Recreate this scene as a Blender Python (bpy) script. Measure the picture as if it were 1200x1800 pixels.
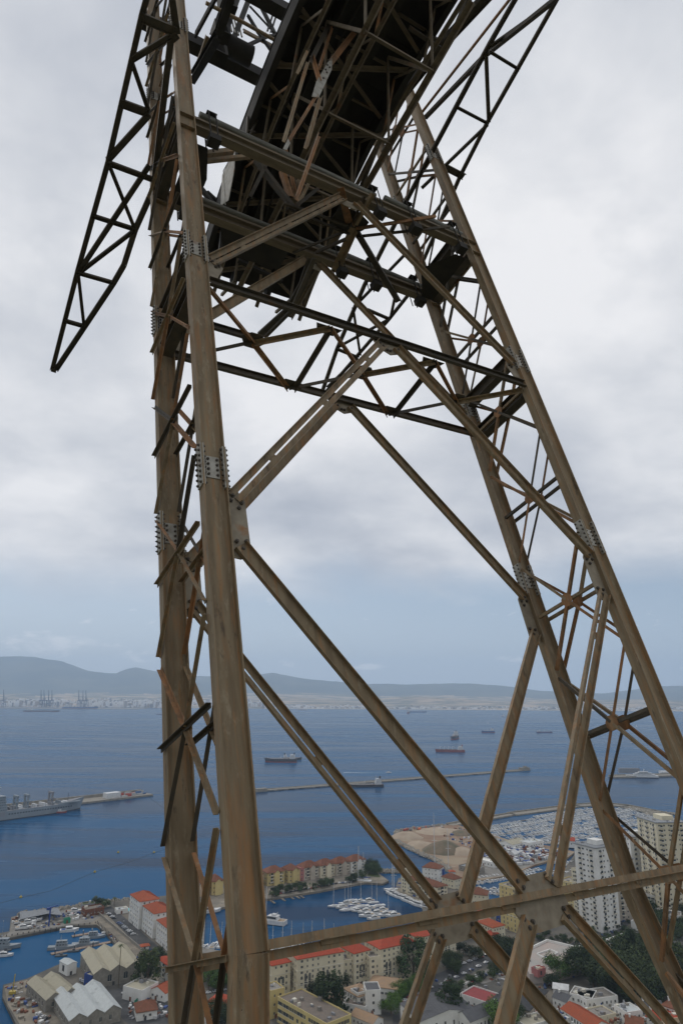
import bpy, bmesh, math, random
from mathutils import Vector, Matrix, noise as mnoise
from mathutils.geometry import tessellate_polygon
rnd = random.Random(7)
D = bpy.data
SC = bpy.context.scene
COL = SC.collection
for _o in list(D.objects): D.objects.remove(_o)
V = Vector

# ------------------------------------------------------------------ camera
# world: x right of the view, y out over the bay, z up, sea level z = 0
CAM_Z = 200.0
CAMROT = Matrix(((0.9999778, -0.0066665, 0.0), (-0.0016976, -0.2546410, -0.9670341), (0.0064468, 0.9670127, -0.2546467)))
cam_data = D.cameras.new('camera'); cam = D.objects.new('camera', cam_data); COL.objects.link(cam)
cam_data.sensor_fit = 'VERTICAL'; cam_data.sensor_height = 36.0; cam_data.sensor_width = 24.0; cam_data.lens = 24.0
cam_data.clip_start = 0.1; cam_data.clip_end = 60000.0
cam.matrix_world = Matrix.Translation((0, 0, CAM_Z)) @ CAMROT.to_4x4()
SC.camera = cam
SC.render.resolution_x = 682; SC.render.resolution_y = 1024
SC.view_settings.view_transform = 'Standard'; SC.view_settings.look = 'None'
SC.view_settings.gamma = 1.0; SC.view_settings.use_curve_mapping = False
SC.view_settings.exposure = 0.0
SUN_EL, SUN_AZ = 48.0, -38.0      # degrees; azimuth measured from +y towards +x

# ------------------------------------------------------------------ sky
world = D.worlds.new('World'); SC.world = world; world.use_nodes = True
wt = world.node_tree; wn = wt.nodes; wl = wt.links; wn.clear()
def wnode(t, **k):
    n = wn.new(t)
    for a, b in k.items(): setattr(n, a, b)
    return n
def wm(op, a, b=None, c=None, clamp=False):
    n = wnode('ShaderNodeMath', operation=op); n.use_clamp = clamp
    for i, x in enumerate((a, b, c)):
        if x is None: continue
        if isinstance(x, (int, float)): n.inputs[i].default_value = x
        else: wl.new(x, n.inputs[i])
    return n.outputs[0]
def wramp(fac, stops):
    n = wnode('ShaderNodeValToRGB'); e = n.color_ramp.elements
    while len(e) < len(stops): e.new(0.5)
    for el, (p, c) in zip(e, stops): el.position = p; el.color = (*c, 1)
    wl.new(fac, n.inputs[0]); return n.outputs[0]
def wmix(f, a, b):
    n = wnode('ShaderNodeMix', data_type='RGBA')
    wl.new(f, n.inputs[0])
    for i, x in ((6, a), (7, b)):
        if isinstance(x, tuple): n.inputs[i].default_value = (*x, 1)
        else: wl.new(x, n.inputs[i])
    return n.outputs[2]
out = wnode('ShaderNodeOutputWorld')
tc = wnode('ShaderNodeTexCoord'); sep = wnode('ShaderNodeSeparateXYZ'); wl.new(tc.outputs['Generated'], sep.inputs[0])
dx, dy, dz = sep.outputs
sky = wnode('ShaderNodeTexSky', sky_type='NISHITA'); sky.sun_disc = False
sky.sun_elevation = math.radians(SUN_EL); sky.sun_rotation = math.radians(SUN_AZ); sky.air_density = 1.0; sky.dust_density = 2.0; sky.altitude = 200
bg_sky = wnode('ShaderNodeBackground'); wl.new(sky.outputs[0], bg_sky.inputs[0]); bg_sky.inputs[1].default_value = 0.075
# cloud deck: the view direction meets a flat deck, so the clouds shrink towards the horizon
zc = wm('MAXIMUM', wm('ADD', dz, 0.32), 0.05)
cx = wm('DIVIDE', dx, zc); cy = wm('DIVIDE', dy, zc)
comb = wnode('ShaderNodeCombineXYZ'); wl.new(cx, comb.inputs[0]); wl.new(cy, comb.inputs[1])
def wnoise(scale, detail, rough, dist=0.0, off=(0, 0, 0), vec=None, sc=(1, 1, 1)):
    m = wnode('ShaderNodeMapping'); m.inputs['Location'].default_value = off; m.inputs['Scale'].default_value = sc
    wl.new(vec or comb.outputs[0], m.inputs[0])
    n = wnode('ShaderNodeTexNoise'); n.inputs['Scale'].default_value = scale; n.inputs['Detail'].default_value = detail
    n.inputs['Roughness'].default_value = rough; n.inputs['Distortion'].default_value = dist
    wl.new(m.outputs[0], n.inputs[0]); return n.outputs[0]
n_big = wnoise(1.5, 5, 0.5, 0.2, (2.3, 4.1, 0)); n_mid = wnoise(3.6, 6, 0.54, 0.3, (7.3, 1.1, 2))
n_fine = wnoise(9.0, 6, 0.55, 0.25, (3.1, 8.2, 1))
shade = wm('ADD', wm('ADD', wm('MULTIPLY', n_big, 0.62), wm('MULTIPLY', n_mid, 0.26)), wm('MULTIPLY', n_fine, 0.12))
for px_, py_, r_, w_ in ((130, 790, .20, .085), (1060, 400, .26, .085), (1130, 760, .20, .075), (520, 860, .22, .06), (760, 720, .2, .05), (1150, 520, .13, -.07), (580, 985, .17, -.075), (860, 90, .22, -.05), (70, 230, .24, -.045), (60, 600, .16, -.03), (250, 930, .12, -.03)):
    q_ = (CAMROT @ V((px_ - 600, 900 - py_, -1200.0))).normalized()
    dn = wnode('ShaderNodeVectorMath', operation='DISTANCE'); wl.new(tc.outputs['Generated'], dn.inputs[0]); dn.inputs[1].default_value = q_
    fall = wm('SUBTRACT', 1.0, wm('DIVIDE', wm('ADD', dn.outputs['Value'], wm('MULTIPLY', wm('SUBTRACT', n_mid, 0.5), 0.22)), r_), clamp=True)
    shade = wm('ADD', shade, wm('MULTIPLY', wm('SMOOTH_MIN', fall, 0.75, 0.4), w_ * 1.3))
cloudcol = wramp(shade, [(0.34, (0.50, 0.54, 0.62)), (0.44, (0.66, 0.69, 0.755)), (0.52, (0.82, 0.84, 0.885)), (0.62, (1.04, 1.04, 1.06))])
bg_cloud = wnode('ShaderNodeBackground'); wl.new(cloudcol, bg_cloud.inputs[0]); bg_cloud.inputs[1].default_value = 0.86
# deck covers everything above a ragged edge some degrees over the horizon
n_edge = wnoise(2.6, 5, 0.6, 0.4, (1.7, 0.2, 0), tc.outputs['Generated'], (1, 1, 2.2))
edge = wm('SUBTRACT', wm('ADD', dz, wm('MULTIPLY', wm('SUBTRACT', n_edge, 0.5), 0.16)), 0.118)
cover = wm('SMOOTH_MIN', wm('MAXIMUM', wm('MULTIPLY', edge, 14.0), 0.0), 1.0, 0.35)
cover = wm('MINIMUM', cover, 1.0)
# small fair-weather clouds standing low over the far hills
n_cu = wnoise(22.0, 6, 0.6, 0.3, (0.9, 3.3, 0.35), tc.outputs['Generated'], (1, 1, 2.4))
blob = None
for px_, py_, ax_, az_ in ((92, 1132, .064, .0135), (150, 1130, .030, .010), (262, 1152, .030, .008), (498, 1166, .035, .006), (897, 1157, .020, .006), (640, 1172, .05, .004)):
    q_ = (CAMROT @ V((px_ - 600, 900 - py_, -1200.0))).normalized()
    e1 = wm('POWER', wm('ABSOLUTE', wm('DIVIDE', wm('SUBTRACT', dx, q_.x), ax_)), 2.0); e2 = wm('POWER', wm('ABSOLUTE', wm('DIVIDE', wm('SUBTRACT', dz, q_.z), az_)), 2.0)
    e_ = wm('SUBTRACT', 1.0, wm('ADD', e1, e2)); blob = e_ if blob is None else wm('MAXIMUM', blob, e_)
front_ = wm('GREATER_THAN', dy, 0.0)
cu = wm('MULTIPLY', wm('MULTIPLY', wm('ADD', wm('MULTIPLY', wm('MAXIMUM', blob, -1.0), 0.42), wm('MULTIPLY', wm('SUBTRACT', n_cu, 0.53), 3.2)), 2.4, clamp=True), front_, clamp=True)
veil = wm('MULTIPLY', wm('SUBTRACT', 1.0, wm('MULTIPLY', dz, 3.5), clamp=True), 0.72)
bg_veil = wnode('ShaderNodeBackground'); bg_veil.inputs[0].default_value = (0.47, 0.58, 0.74, 1); bg_veil.inputs[1].default_value = 1.28
bg_cu = wnode('ShaderNodeBackground'); bg_cu.inputs[0].default_value = (0.95, 0.96, 1.0, 1); bg_cu.inputs[1].default_value = 1.0
def mixsh(f, a, b):
    n = wnode('ShaderNodeMixShader'); wl.new(f, n.inputs[0]); wl.new(a.outputs[0], n.inputs[1]); wl.new(b.outputs[0], n.inputs[2]); return n
s1 = mixsh(veil, bg_sky, bg_veil)
s2 = mixsh(wm('MULTIPLY', cu, 0.62), s1, bg_cu)
s3 = mixsh(cover, s2, bg_cloud)
wl.new(s3.outputs[0], out.inputs[0])

# ------------------------------------------------------------------ sun behind the cloud
sd = D.lights.new('sun', 'SUN'); sd.energy = 0.9; sd.angle = math.radians(14); sd.color = (1.0, 0.955, 0.89)
so = D.objects.new('sun', sd); COL.objects.link(so)
_e, _a = math.radians(SUN_EL), math.radians(SUN_AZ)
so.rotation_euler = V((math.sin(_a) * math.cos(_e), math.cos(_a) * math.cos(_e), math.sin(_e))).to_track_quat('Z', 'Y').to_euler()

# ------------------------------------------------------------------ helpers
def tag(o, label=None, cat=None, group=None, kind=None):
    if label: o['label'] = label
    if cat: o['category'] = cat
    if group: o['group'] = group
    if kind: o['kind'] = kind
    return o
def empty(name, loc=(0, 0, 0), rz=0.0):
    o = D.objects.new(name, None); COL.objects.link(o); o.location = loc; o.rotation_euler = (0, 0, rz); o.empty_display_size = 0.5
    return o
class MB:
    def __init__(s): s.v = []; s.f = []; s.m = []; s.smooth = []
    def add(s, vs, fs, mi=0, sm=False):
        b = len(s.v); s.v.extend([tuple(x) for x in vs])
        for f in fs: s.f.append(tuple(b + i for i in f)); s.m.append(mi); s.smooth.append(sm)
    def box(s, x0, y0, z0, x1, y1, z1, mi=0):
        s.add([(x0, y0, z0), (x1, y0, z0), (x1, y1, z0), (x0, y1, z0), (x0, y0, z1), (x1, y0, z1), (x1, y1, z1), (x0, y1, z1)],
              [(0, 3, 2, 1), (4, 5, 6, 7), (0, 1, 5, 4), (1, 2, 6, 5), (2, 3, 7, 6), (3, 0, 4, 7)], mi)
    def obox(s, c, a, b, d, mi=0):
        c = V(c); a = V(a); b = V(b); d = V(d)
        P = [c - a - b - d, c + a - b - d, c + a + b - d, c - a + b - d, c - a - b + d, c + a - b + d, c + a + b + d, c - a + b + d]
        s.add(P, [(0, 3, 2, 1), (4, 5, 6, 7), (0, 1, 5, 4), (1, 2, 6, 5), (2, 3, 7, 6), (3, 0, 4, 7)], mi)
    def sweep(s, prof, p0, p1, ux, uy, mi=0, sm=False, cap=True):
        n = len(prof); p0 = V(p0); p1 = V(p1)
        vs = [p0 + ux * a + uy * b for a, b in prof] + [p1 + ux * a + uy * b for a, b in prof]
        fs = [(i, (i + 1) % n, n + (i + 1) % n, n + i) for i in range(n)]
        s.add(vs, fs, mi, sm)
        if cap: s.add(vs, [tuple(reversed(range(n))), tuple(range(n, 2 * n))], mi)
    def tube(s, p0, p1, r, n=10, r2=None, mi=0, cap=True):
        p0 = V(p0); p1 = V(p1); d = (p1 - p0).normalized(); u = d.orthogonal().normalized(); w = d.cross(u)
        r2 = r if r2 is None else r2
        vs = [p0 + (u * math.cos(t) + w * math.sin(t)) * r for t in [2 * math.pi * i / n for i in range(n)]]
        vs += [p1 + (u * math.cos(t) + w * math.sin(t)) * r2 for t in [2 * math.pi * i / n for i in range(n)]]
        s.add(vs, [(i, (i + 1) % n, n + (i + 1) % n, n + i) for i in range(n)], mi, True)
        if cap: s.add(vs, [tuple(reversed(range(n))), tuple(range(n, 2 * n))], mi)
    def plate(s, poly, nrm, t, mi=0):
        n = len(poly); nn = V(nrm) * t / 2
        vs = [V(p) - nn for p in poly] + [V(p) + nn for p in poly]
        s.add(vs, [tuple(reversed(range(n))), tuple(range(n, 2 * n))] + [(i, (i + 1) % n, n + (i + 1) % n, n + i) for i in range(n)], mi)
    def mesh(s, name, mats):
        me = D.meshes.new(name); me.from_pydata(s.v, [], s.f)
        for m in (mats if isinstance(mats, (list, tuple)) else [mats]): me.materials.append(m)
        me.polygons.foreach_set('material_index', s.m); me.polygons.foreach_set('use_smooth', s.smooth)
        me.update(); return me
    def build(s, name, mats, parent=None, fix=True):
        me = s.mesh(name, mats)
        if fix:
            bm = bmesh.new(); bm.from_mesh(me); bmesh.ops.recalc_face_normals(bm, faces=bm.faces); bm.to_mesh(me); bm.free()
        return link(name, me, parent)
def link(name, me, parent=None, mw=None):
    o = D.objects.new(name, me); COL.objects.link(o)
    if parent: o.parent = parent
    if mw is not None: o.matrix_local = mw
    return o
def copy_tree(o, parent=None):
    c = o.copy(); COL.objects.link(c)
    if parent: c.parent = parent
    for ch in KIDS.get(o.name, []): copy_tree(ch, c)
    return c
KIDS = {}
def kids_index():
    KIDS.clear()
    for o in D.objects:
        if o.parent: KIDS.setdefault(o.parent.name, []).append(o)

# ------------------------------------------------------------------ materials
def mat(name, col, rough=0.7, metal=0.0, col2=None, scale=5.0, stretch=(1, 1, 1), bump=0.0, detail=5, lo=0.35, hi=0.65, rand=0.0,
        col3=None, scale3=1.0, lo3=0.6, hi3=0.72, coords='Object', spec=0.3, bscale=None, dist=0.01):
    m = D.materials.new(name); m.use_nodes = True; nt = m.node_tree; N = nt.nodes; Lk = nt.links
    b = N['Principled BSDF']; b.inputs['Roughness'].default_value = rough; b.inputs['Metallic'].default_value = metal
    b.inputs['Specular IOR Level'].default_value = spec
    t = N.new('ShaderNodeTexCoord'); mp = N.new('ShaderNodeMapping'); mp.inputs['Scale'].default_value = stretch
    Lk.new(t.outputs[coords], mp.inputs[0])
    src = mp.outputs[0]
    if rand or coords == 'Object':
        oi = N.new('ShaderNodeObjectInfo'); va = N.new('ShaderNodeVectorMath'); va.operation = 'MULTIPLY_ADD'
        Lk.new(oi.outputs['Random'], va.inputs[0]); va.inputs[1].default_value = (37, 53, 29); Lk.new(mp.outputs[0], va.inputs[2]); src = va.outputs[0]
    def nz(sc, dt):
        n = N.new('ShaderNodeTexNoise'); n.inputs['Scale'].default_value = sc; n.inputs['Detail'].default_value = dt; n.inputs['Roughness'].default_value = 0.6
        Lk.new(src, n.inputs[0]); return n.outputs[0]
    def mr(x, a, bb):
        n = N.new('ShaderNodeMapRange'); Lk.new(x, n.inputs[0]); n.inputs[1].default_value = a; n.inputs[2].default_value = bb; return n.outputs[0]
    def mx(f, a, bb):
        n = N.new('ShaderNodeMix'); n.data_type = 'RGBA'; Lk.new(f, n.inputs[0])
        for i, x in ((6, a), (7, bb)):
            if isinstance(x, tuple): n.inputs[i].default_value = (*x, 1)
            else: Lk.new(x, n.inputs[i])
        return n.outputs[2]
    c = None
    if col2:
        c = mx(mr(nz(scale, detail), lo, hi), col, col2)
        if col3: c = mx(mr(nz(scale3, 6), lo3, hi3), c, col3)
    if rand:
        hs = N.new('ShaderNodeHueSaturation')
        if c is None: hs.inputs['Color'].default_value = (*col, 1)
        else: Lk.new(c, hs.inputs['Color'])
        r = N.new('ShaderNodeMapRange'); Lk.new(oi.outputs['Random'], r.inputs[0]); r.inputs[3].default_value = 1 - rand; r.inputs[4].default_value = 1 + rand
        Lk.new(r.outputs[0], hs.inputs['Value']); c = hs.outputs[0]
    if c is None: b.inputs['Base Color'].default_value = (*col, 1)
    else: Lk.new(c, b.inputs['Base Color'])
    if bump:
        bp = N.new('ShaderNodeBump'); bp.inputs['Strength'].default_value = bump; bp.inputs['Distance'].default_value = dist
        Lk.new(nz(bscale or scale * 3, 4), bp.inputs['Height']); Lk.new(bp.outputs[0], b.inputs['Normal'])
    return m
# ------------------------------------------------------------------ the pylon
# its own frame: X across the two tracks, Y along the rope away from the viewer, Z along the leaning axis; metres
TW = Matrix(((0.8580043, -0.4863969, -0.1650659), (0.5135767, 0.8072430, 0.2908568), (-0.0082235, -0.3343304, 0.9424200)))
XA, XC, YF, YB, XM, YM = 3.527, 12.432, 8.234, 10.331, 7.98, 9.282
SX, SY = 0.40, 0.213
M_STEEL = mat('weathered_brown_steel', (0.270, 0.208, 0.128), 0.66, 0.0, (0.175, 0.128, 0.076), 3.0, (2.2, 2.2, 0.22), 0.25, rand=0.10,
              col3=(0.32, 0.15, 0.055), scale3=1.3, lo3=0.60, hi3=0.78)
M_RUST = mat('rusty_steel', (0.31, 0.15, 0.065), 0.75, 0.0, (0.17, 0.105, 0.058), 2.5, (2, 2, 0.6), 0.3, rand=0.2, col3=(0.38, 0.24, 0.13), scale3=1.6)
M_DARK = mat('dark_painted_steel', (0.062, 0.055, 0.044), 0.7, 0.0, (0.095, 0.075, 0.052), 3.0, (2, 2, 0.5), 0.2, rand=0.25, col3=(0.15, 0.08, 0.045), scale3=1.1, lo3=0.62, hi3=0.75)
M_GALV = mat('dull_zinc_plate', (0.42, 0.40, 0.35), 0.65, 0.2, (0.27, 0.25, 0.21), 6.0, (1, 1, 1), 0.3, rand=0.1, col3=(0.26, 0.17, 0.11), scale3=3.0)
M_BEAM = mat('aged_beam_steel', (0.19, 0.15, 0.10), 0.7, 0.0, (0.12, 0.095, 0.065), 3.0, (0.4, 2, 2), 0.2, col3=(0.2, 0.11, 0.06), scale3=1.4)
M_PLATE = mat('gusset_steel', (0.29, 0.25, 0.185), 0.7, 0.0, (0.20, 0.165, 0.12), 4.0, (1, 1, 1), 0.3, col3=(0.27, 0.14, 0.065), scale3=2.2)
M_BOLT = mat('bolt_steel', (0.10, 0.085, 0.07), 0.6, 0.3)
M_PIPE = mat('grey_pipe', (0.21, 0.205, 0.175), 0.6, 0.0, (0.11, 0.105, 0.09), 8.0, (0.3, 2, 2), 0.2)
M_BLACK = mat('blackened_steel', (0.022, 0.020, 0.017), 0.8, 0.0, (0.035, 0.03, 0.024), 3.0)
def weather(m, pit=0.86, run=0.62):
    """chips, dark pits and long rust runs over the base paint"""
    nt = m.node_tree; N = nt.nodes; Lk = nt.links; b = N['Principled BSDF']; src = b.inputs['Base Color'].links[0].from_socket; t = N.new('ShaderNodeTexCoord')
    def nz(sc, st, det):
        mp = N.new('ShaderNodeMapping'); mp.inputs['Scale'].default_value = st; Lk.new(t.outputs['Object'], mp.inputs[0]); n = N.new('ShaderNodeTexNoise'); n.inputs['Scale'].default_value = sc; n.inputs['Detail'].default_value = det; n.inputs['Roughness'].default_value = 0.7
        Lk.new(mp.outputs[0], n.inputs[0]); return n.outputs[0]
    def layer(c, f, lo, hi, col, amt):
        r = N.new('ShaderNodeMapRange'); Lk.new(f, r.inputs[0]); r.inputs[1].default_value = lo; r.inputs[2].default_value = hi; r.inputs[4].default_value = amt
        x = N.new('ShaderNodeMix'); x.data_type = 'RGBA'; Lk.new(r.outputs[0], x.inputs[0]); Lk.new(c, x.inputs[6]); x.inputs[7].default_value = (*col, 1); return x.outputs[2]
    c = layer(src, nz(9.0, (1, 1, 0.10), 7), .50, .66, (0.34, 0.165, 0.06), .65)
    c = layer(c, nz(5.0, (1.4, 1.4, 0.5), 8), .56, .70, (0.40, 0.34, 0.24), .55)
    c = layer(c, nz(7.0, (1, 1, 0.25), 6), .60, .68, (0.07, 0.05, 0.035), .7)
    c = layer(c, nz(26.0, (1, 1, 0.6), 3), .70, .74, (0.03, 0.022, 0.017), .9)
    Lk.new(c, b.inputs['Base Color'])
weather(M_STEEL); weather(M_RUST)
pyl = empty('cable_car_pylon')
BASE = V((XM, YM, -9.0))
pyl.matrix_world = Matrix.Translation(V((0, 0, CAM_Z)) + TW @ BASE) @ TW.to_4x4()
tag(pyl, 'huge rusty brown steel lattice cable car pylon standing in front of the whole bay', 'pylon')
SHIFT = Matrix.Translation(-BASE)
def un(px, py, n, c):
    """the point where the sight line of a measured spot meets the pylon plane n.P = c"""
    d = TW.transposed() @ (CAMROT @ V((px - 600, 900 - py, -1200.0)))
    return d * (c / d.dot(V(n)))
NX, NY, NZ = V((1, 0, 0)), V((0, 1, 0)), V((0, 0, 1))
def part(name, mb, m, parent=None, label=None, kind=None):
    o = mb.build(name, m, parent or pyl)
    if parent is None: o.matrix_local = SHIFT
    if label: o['label'] = label
    if kind: o['kind'] = kind
    return o
def frm(p0, p1, n):
    d = (V(p1) - V(p0)).normalized(); n = V(n); n = (n - d * n.dot(d)).normalized(); return d, d.cross(n), n
def Lprof(a, b, t): return [(0, 0), (a, 0), (a, t), (t, t), (t, b), (0, b)]
def angle_bar(mb, p0, p1, n, a=0.1, t=0.011, flip=1, b=None):
    d, w, nn = frm(p0, p1, n)
    mb.sweep([(flip * (x - a / 2), y) for x, y in Lprof(a, b or a, t)], p0, p1, w, nn)
def channel(mb, p0, p1, n, w_=0.2, f=0.08, t=0.012):
    d, w, nn = frm(p0, p1, n); h = w_ / 2
    mb.sweep([(-h, 0), (h, 0), (h, f), (h - t, f), (h - t, t), (-h + t, t), (-h + t, f), (-h, f)], p0, p1, w, nn)
def double(mb, p0, p1, n, a=0.115, g=0.016, t=0.012, step=1.75, b=0.085):
    d, w, nn = frm(p0, p1, n); L = (V(p1) - V(p0)).length
    for s in (-1, 1):
        mb.sweep([(s * (g + x), y) for x, y in [(0, 0), (a, 0), (a, b), (a - t, b), (a - t, t), (0, t)]], p0, p1, w, nn)
    k = max(2, int(L / step))
    for i in range(k):
        c = V(p0) + d * (L * (i + 0.6) / k) - nn * 0.008
        mb.obox(c, d * 0.09, w * (g + 0.06), nn * 0.0065)
def star(mb, p0, p1, n, a=0.10, g=0.006, t=0.012, b=0.085, step=1.4):
    """two angles either side of the gussets: the upper one in front, the lower one behind"""
    d, w, nn = frm(p0, p1, n); L = (V(p1) - V(p0)).length; s = 1 if w.z > 0 else -1
    mb.sweep([(s * (g + x), 0.013 + y) for x, y in [(0, 0), (a, 0), (a, t), (t, t), (t, b), (0, b)]], p0, p1, w, nn)
    mb.sweep([(-s * (g + x), -0.013 - y) for x, y in [(0, 0), (a, 0), (a, t), (t, t), (t, b), (0, b)]], p0, p1, w, nn)
    for i in range(int(L / step)):
        c = V(p0) + d * (L * (i + 0.6) / int(L / step)); mb.obox(c, d * 0.16, w * 0.05, nn * 0.0125)
def ibeam(mb, p0, p1, up, h, b, tf=0.02, tw=0.012):
    d, w, u = frm(p0, p1, up); H, B = h / 2, b / 2
    r = min(0.028, B * .3); t2 = tw / 2; f = []
    for sx, sy in ((1, -1), (1, 1), (-1, 1), (-1, -1)):      # rolled fillets between web and flanges
        seg = [(sx * (t2 + r), sy * (H - tf)), (sx * (t2 + r * .3), sy * (H - tf - r * .3)), (sx * t2, sy * (H - tf - r))]
        if (sx, sy) in ((1, 1), (-1, -1)): seg.reverse()
        fl = [(sx * B, sy * H), (sx * B, sy * (H - tf))]
        f += (fl + seg) if (sx, sy) in ((1, -1), (-1, 1)) else (seg + fl[::-1])
    mb.sweep(f, p0, p1, w, u)
bolt_mb = MB(); bolt_mb.tube((0, 0, 0), (0, 0, 0.022), 0.024, 6); bolt_mb.tube((0, 0, 0.022), (0, 0, 0.034), 0.014, 6)
BOLT = bolt_mb.mesh('bolt', M_BOLT)
def rotz_to(n): return V(n).to_track_quat('Z', 'Y').to_matrix().to_4x4()
def add_bolt(parent, p, n, s=1.0):
    return link('bolt', BOLT, parent, Matrix.Translation(V(p)) @ rotz_to(n) @ Matrix.Diagonal((s, s, s, 1)))
def bolts_into(mb, p, n):
    n = V(n); mb.tube(V(p), V(p) + n * 0.022, 0.022, 6); mb.tube(V(p) + n * 0.022, V(p) + n * 0.04, 0.011, 5)
# legs: rolled H sections, flanges square to X
LEGS = {'A': (-1, -1), 'B': (-1, 1), 'C': (1, -1), 'D': (1, 1)}
def legxy(k, z):
    sx, sy = LEGS[k]; x = XA if sx < 0 else XC; y = YF if sy < 0 else YB
    if z < 0: x += sx * 0.06 * -z; y -= sy * 0.115 * -z
    return V((x, y, z))
leg_names = {'A': 'near left leg', 'B': 'far left leg', 'C': 'near right leg', 'D': 'far right leg'}
for k in LEGS:
    mb = MB()
    for z0, z1 in ((0, 28.6), (-9.0, -0.004)):
        p0, p1 = legxy(k, z0), legxy(k, z1)
        ibeam(mb, p0, p1, NX, SX, SY, 0.021, 0.013)
    lg = part('leg', mb, M_STEEL, label=leg_names[k])
    for zi, zs in enumerate((6.4, 11.9, 21.6)):
        mb = MB(); x, y, _ = legxy(k, zs); bb = MB(); pos = []
        mb.box(x - 0.115, y - 0.024, zs, x + 0.115, y - 0.0075, zs + 0.42)
        mb.box(x - 0.115, y + 0.0075, zs, x + 0.115, y + 0.024, zs + 0.42)
        for s in (-1, 1):
            xo = x + s * (SX / 2 + 0.012); mb.plate([(xo, y - 0.10, zs - 0.20), (xo, y + 0.10, zs - 0.20), (xo, y + 0.10, zs + 0.62), (xo, y - 0.10, zs + 0.62)], NX, 0.02)
            for q in (-1, 1):
                xi = x + s * (SX / 2 - 0.032); y0, y1 = (y - 0.10, y - 0.016) if q < 0 else (y + 0.016, y + 0.10)
                mb.plate([(xi, y0, zs - 0.20), (xi, y1, zs - 0.20), (xi, y1, zs + 0.62), (xi, y0, zs + 0.62)], NX, 0.02)
            for i in range(8):
                z = zs - 0.15 + i * 0.103
                for q in (-0.068, 0.068):
                    pos.append(((xo + s * 0.010, y + q, z), (s, 0, 0))); pos.append(((xi - s * 0.0102, y + q, z + (0.03 if q > 0 else 0)), (-s, 0, 0)))
            for i in range(4): pos.append(((x + s * 0.075, y - 0.0245, zs + 0.06 + i * 0.10), (0, -1, 0)))
        sp = part('splice_plate', mb, M_GALV, lg)
        if k == 'A' and zi == 0 or (k == 'A' and zi == 1):
            for p, n in pos: add_bolt(lg, p, n)
        else:
            for p, n in pos: bolts_into(bb, p, n)
            part('bolt_rows', bb, M_BOLT, lg, kind='stuff')
# legs' own children carry no shift of their own: they inherit the leg's
# face bracing, near face YF and far face YB
def P(x, y, z): return V((x, y, z))
IN = SX / 2 + 0.01
def brace(x0, z0, x1, z1, y, style, m=None, w=None, name='diagonal_brace', **k):
    mb = MB(); n = V((0, -1, 0)); w = w or 1.0
    p0, p1 = P(x0, y, z0), P(x1, y, z1)
    if style == 'd': double(mb, p0, p1, n, 0.115 * w, **k)
    elif style == 'c': channel(mb, p0, p1, n, 0.24 * w)
    elif style == 'a': angle_bar(mb, p0, p1, n, 0.12 * w)
    return part(name, mb, m or rnd.choice((M_STEEL, M_STEEL, M_RUST)))
def gusset(poly, y, bolts, m=None, t=0.022):
    mb = MB(); mb.plate([(x, y, z) for x, z in poly], NY, t)
    g = part('gusset_plate', mb, m or M_PLATE)
    for x, z in bolts: add_bolt(g, (x, y - t / 2 - 0.0004, z), (0, -1, 0), 1.45)
    return g
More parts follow.
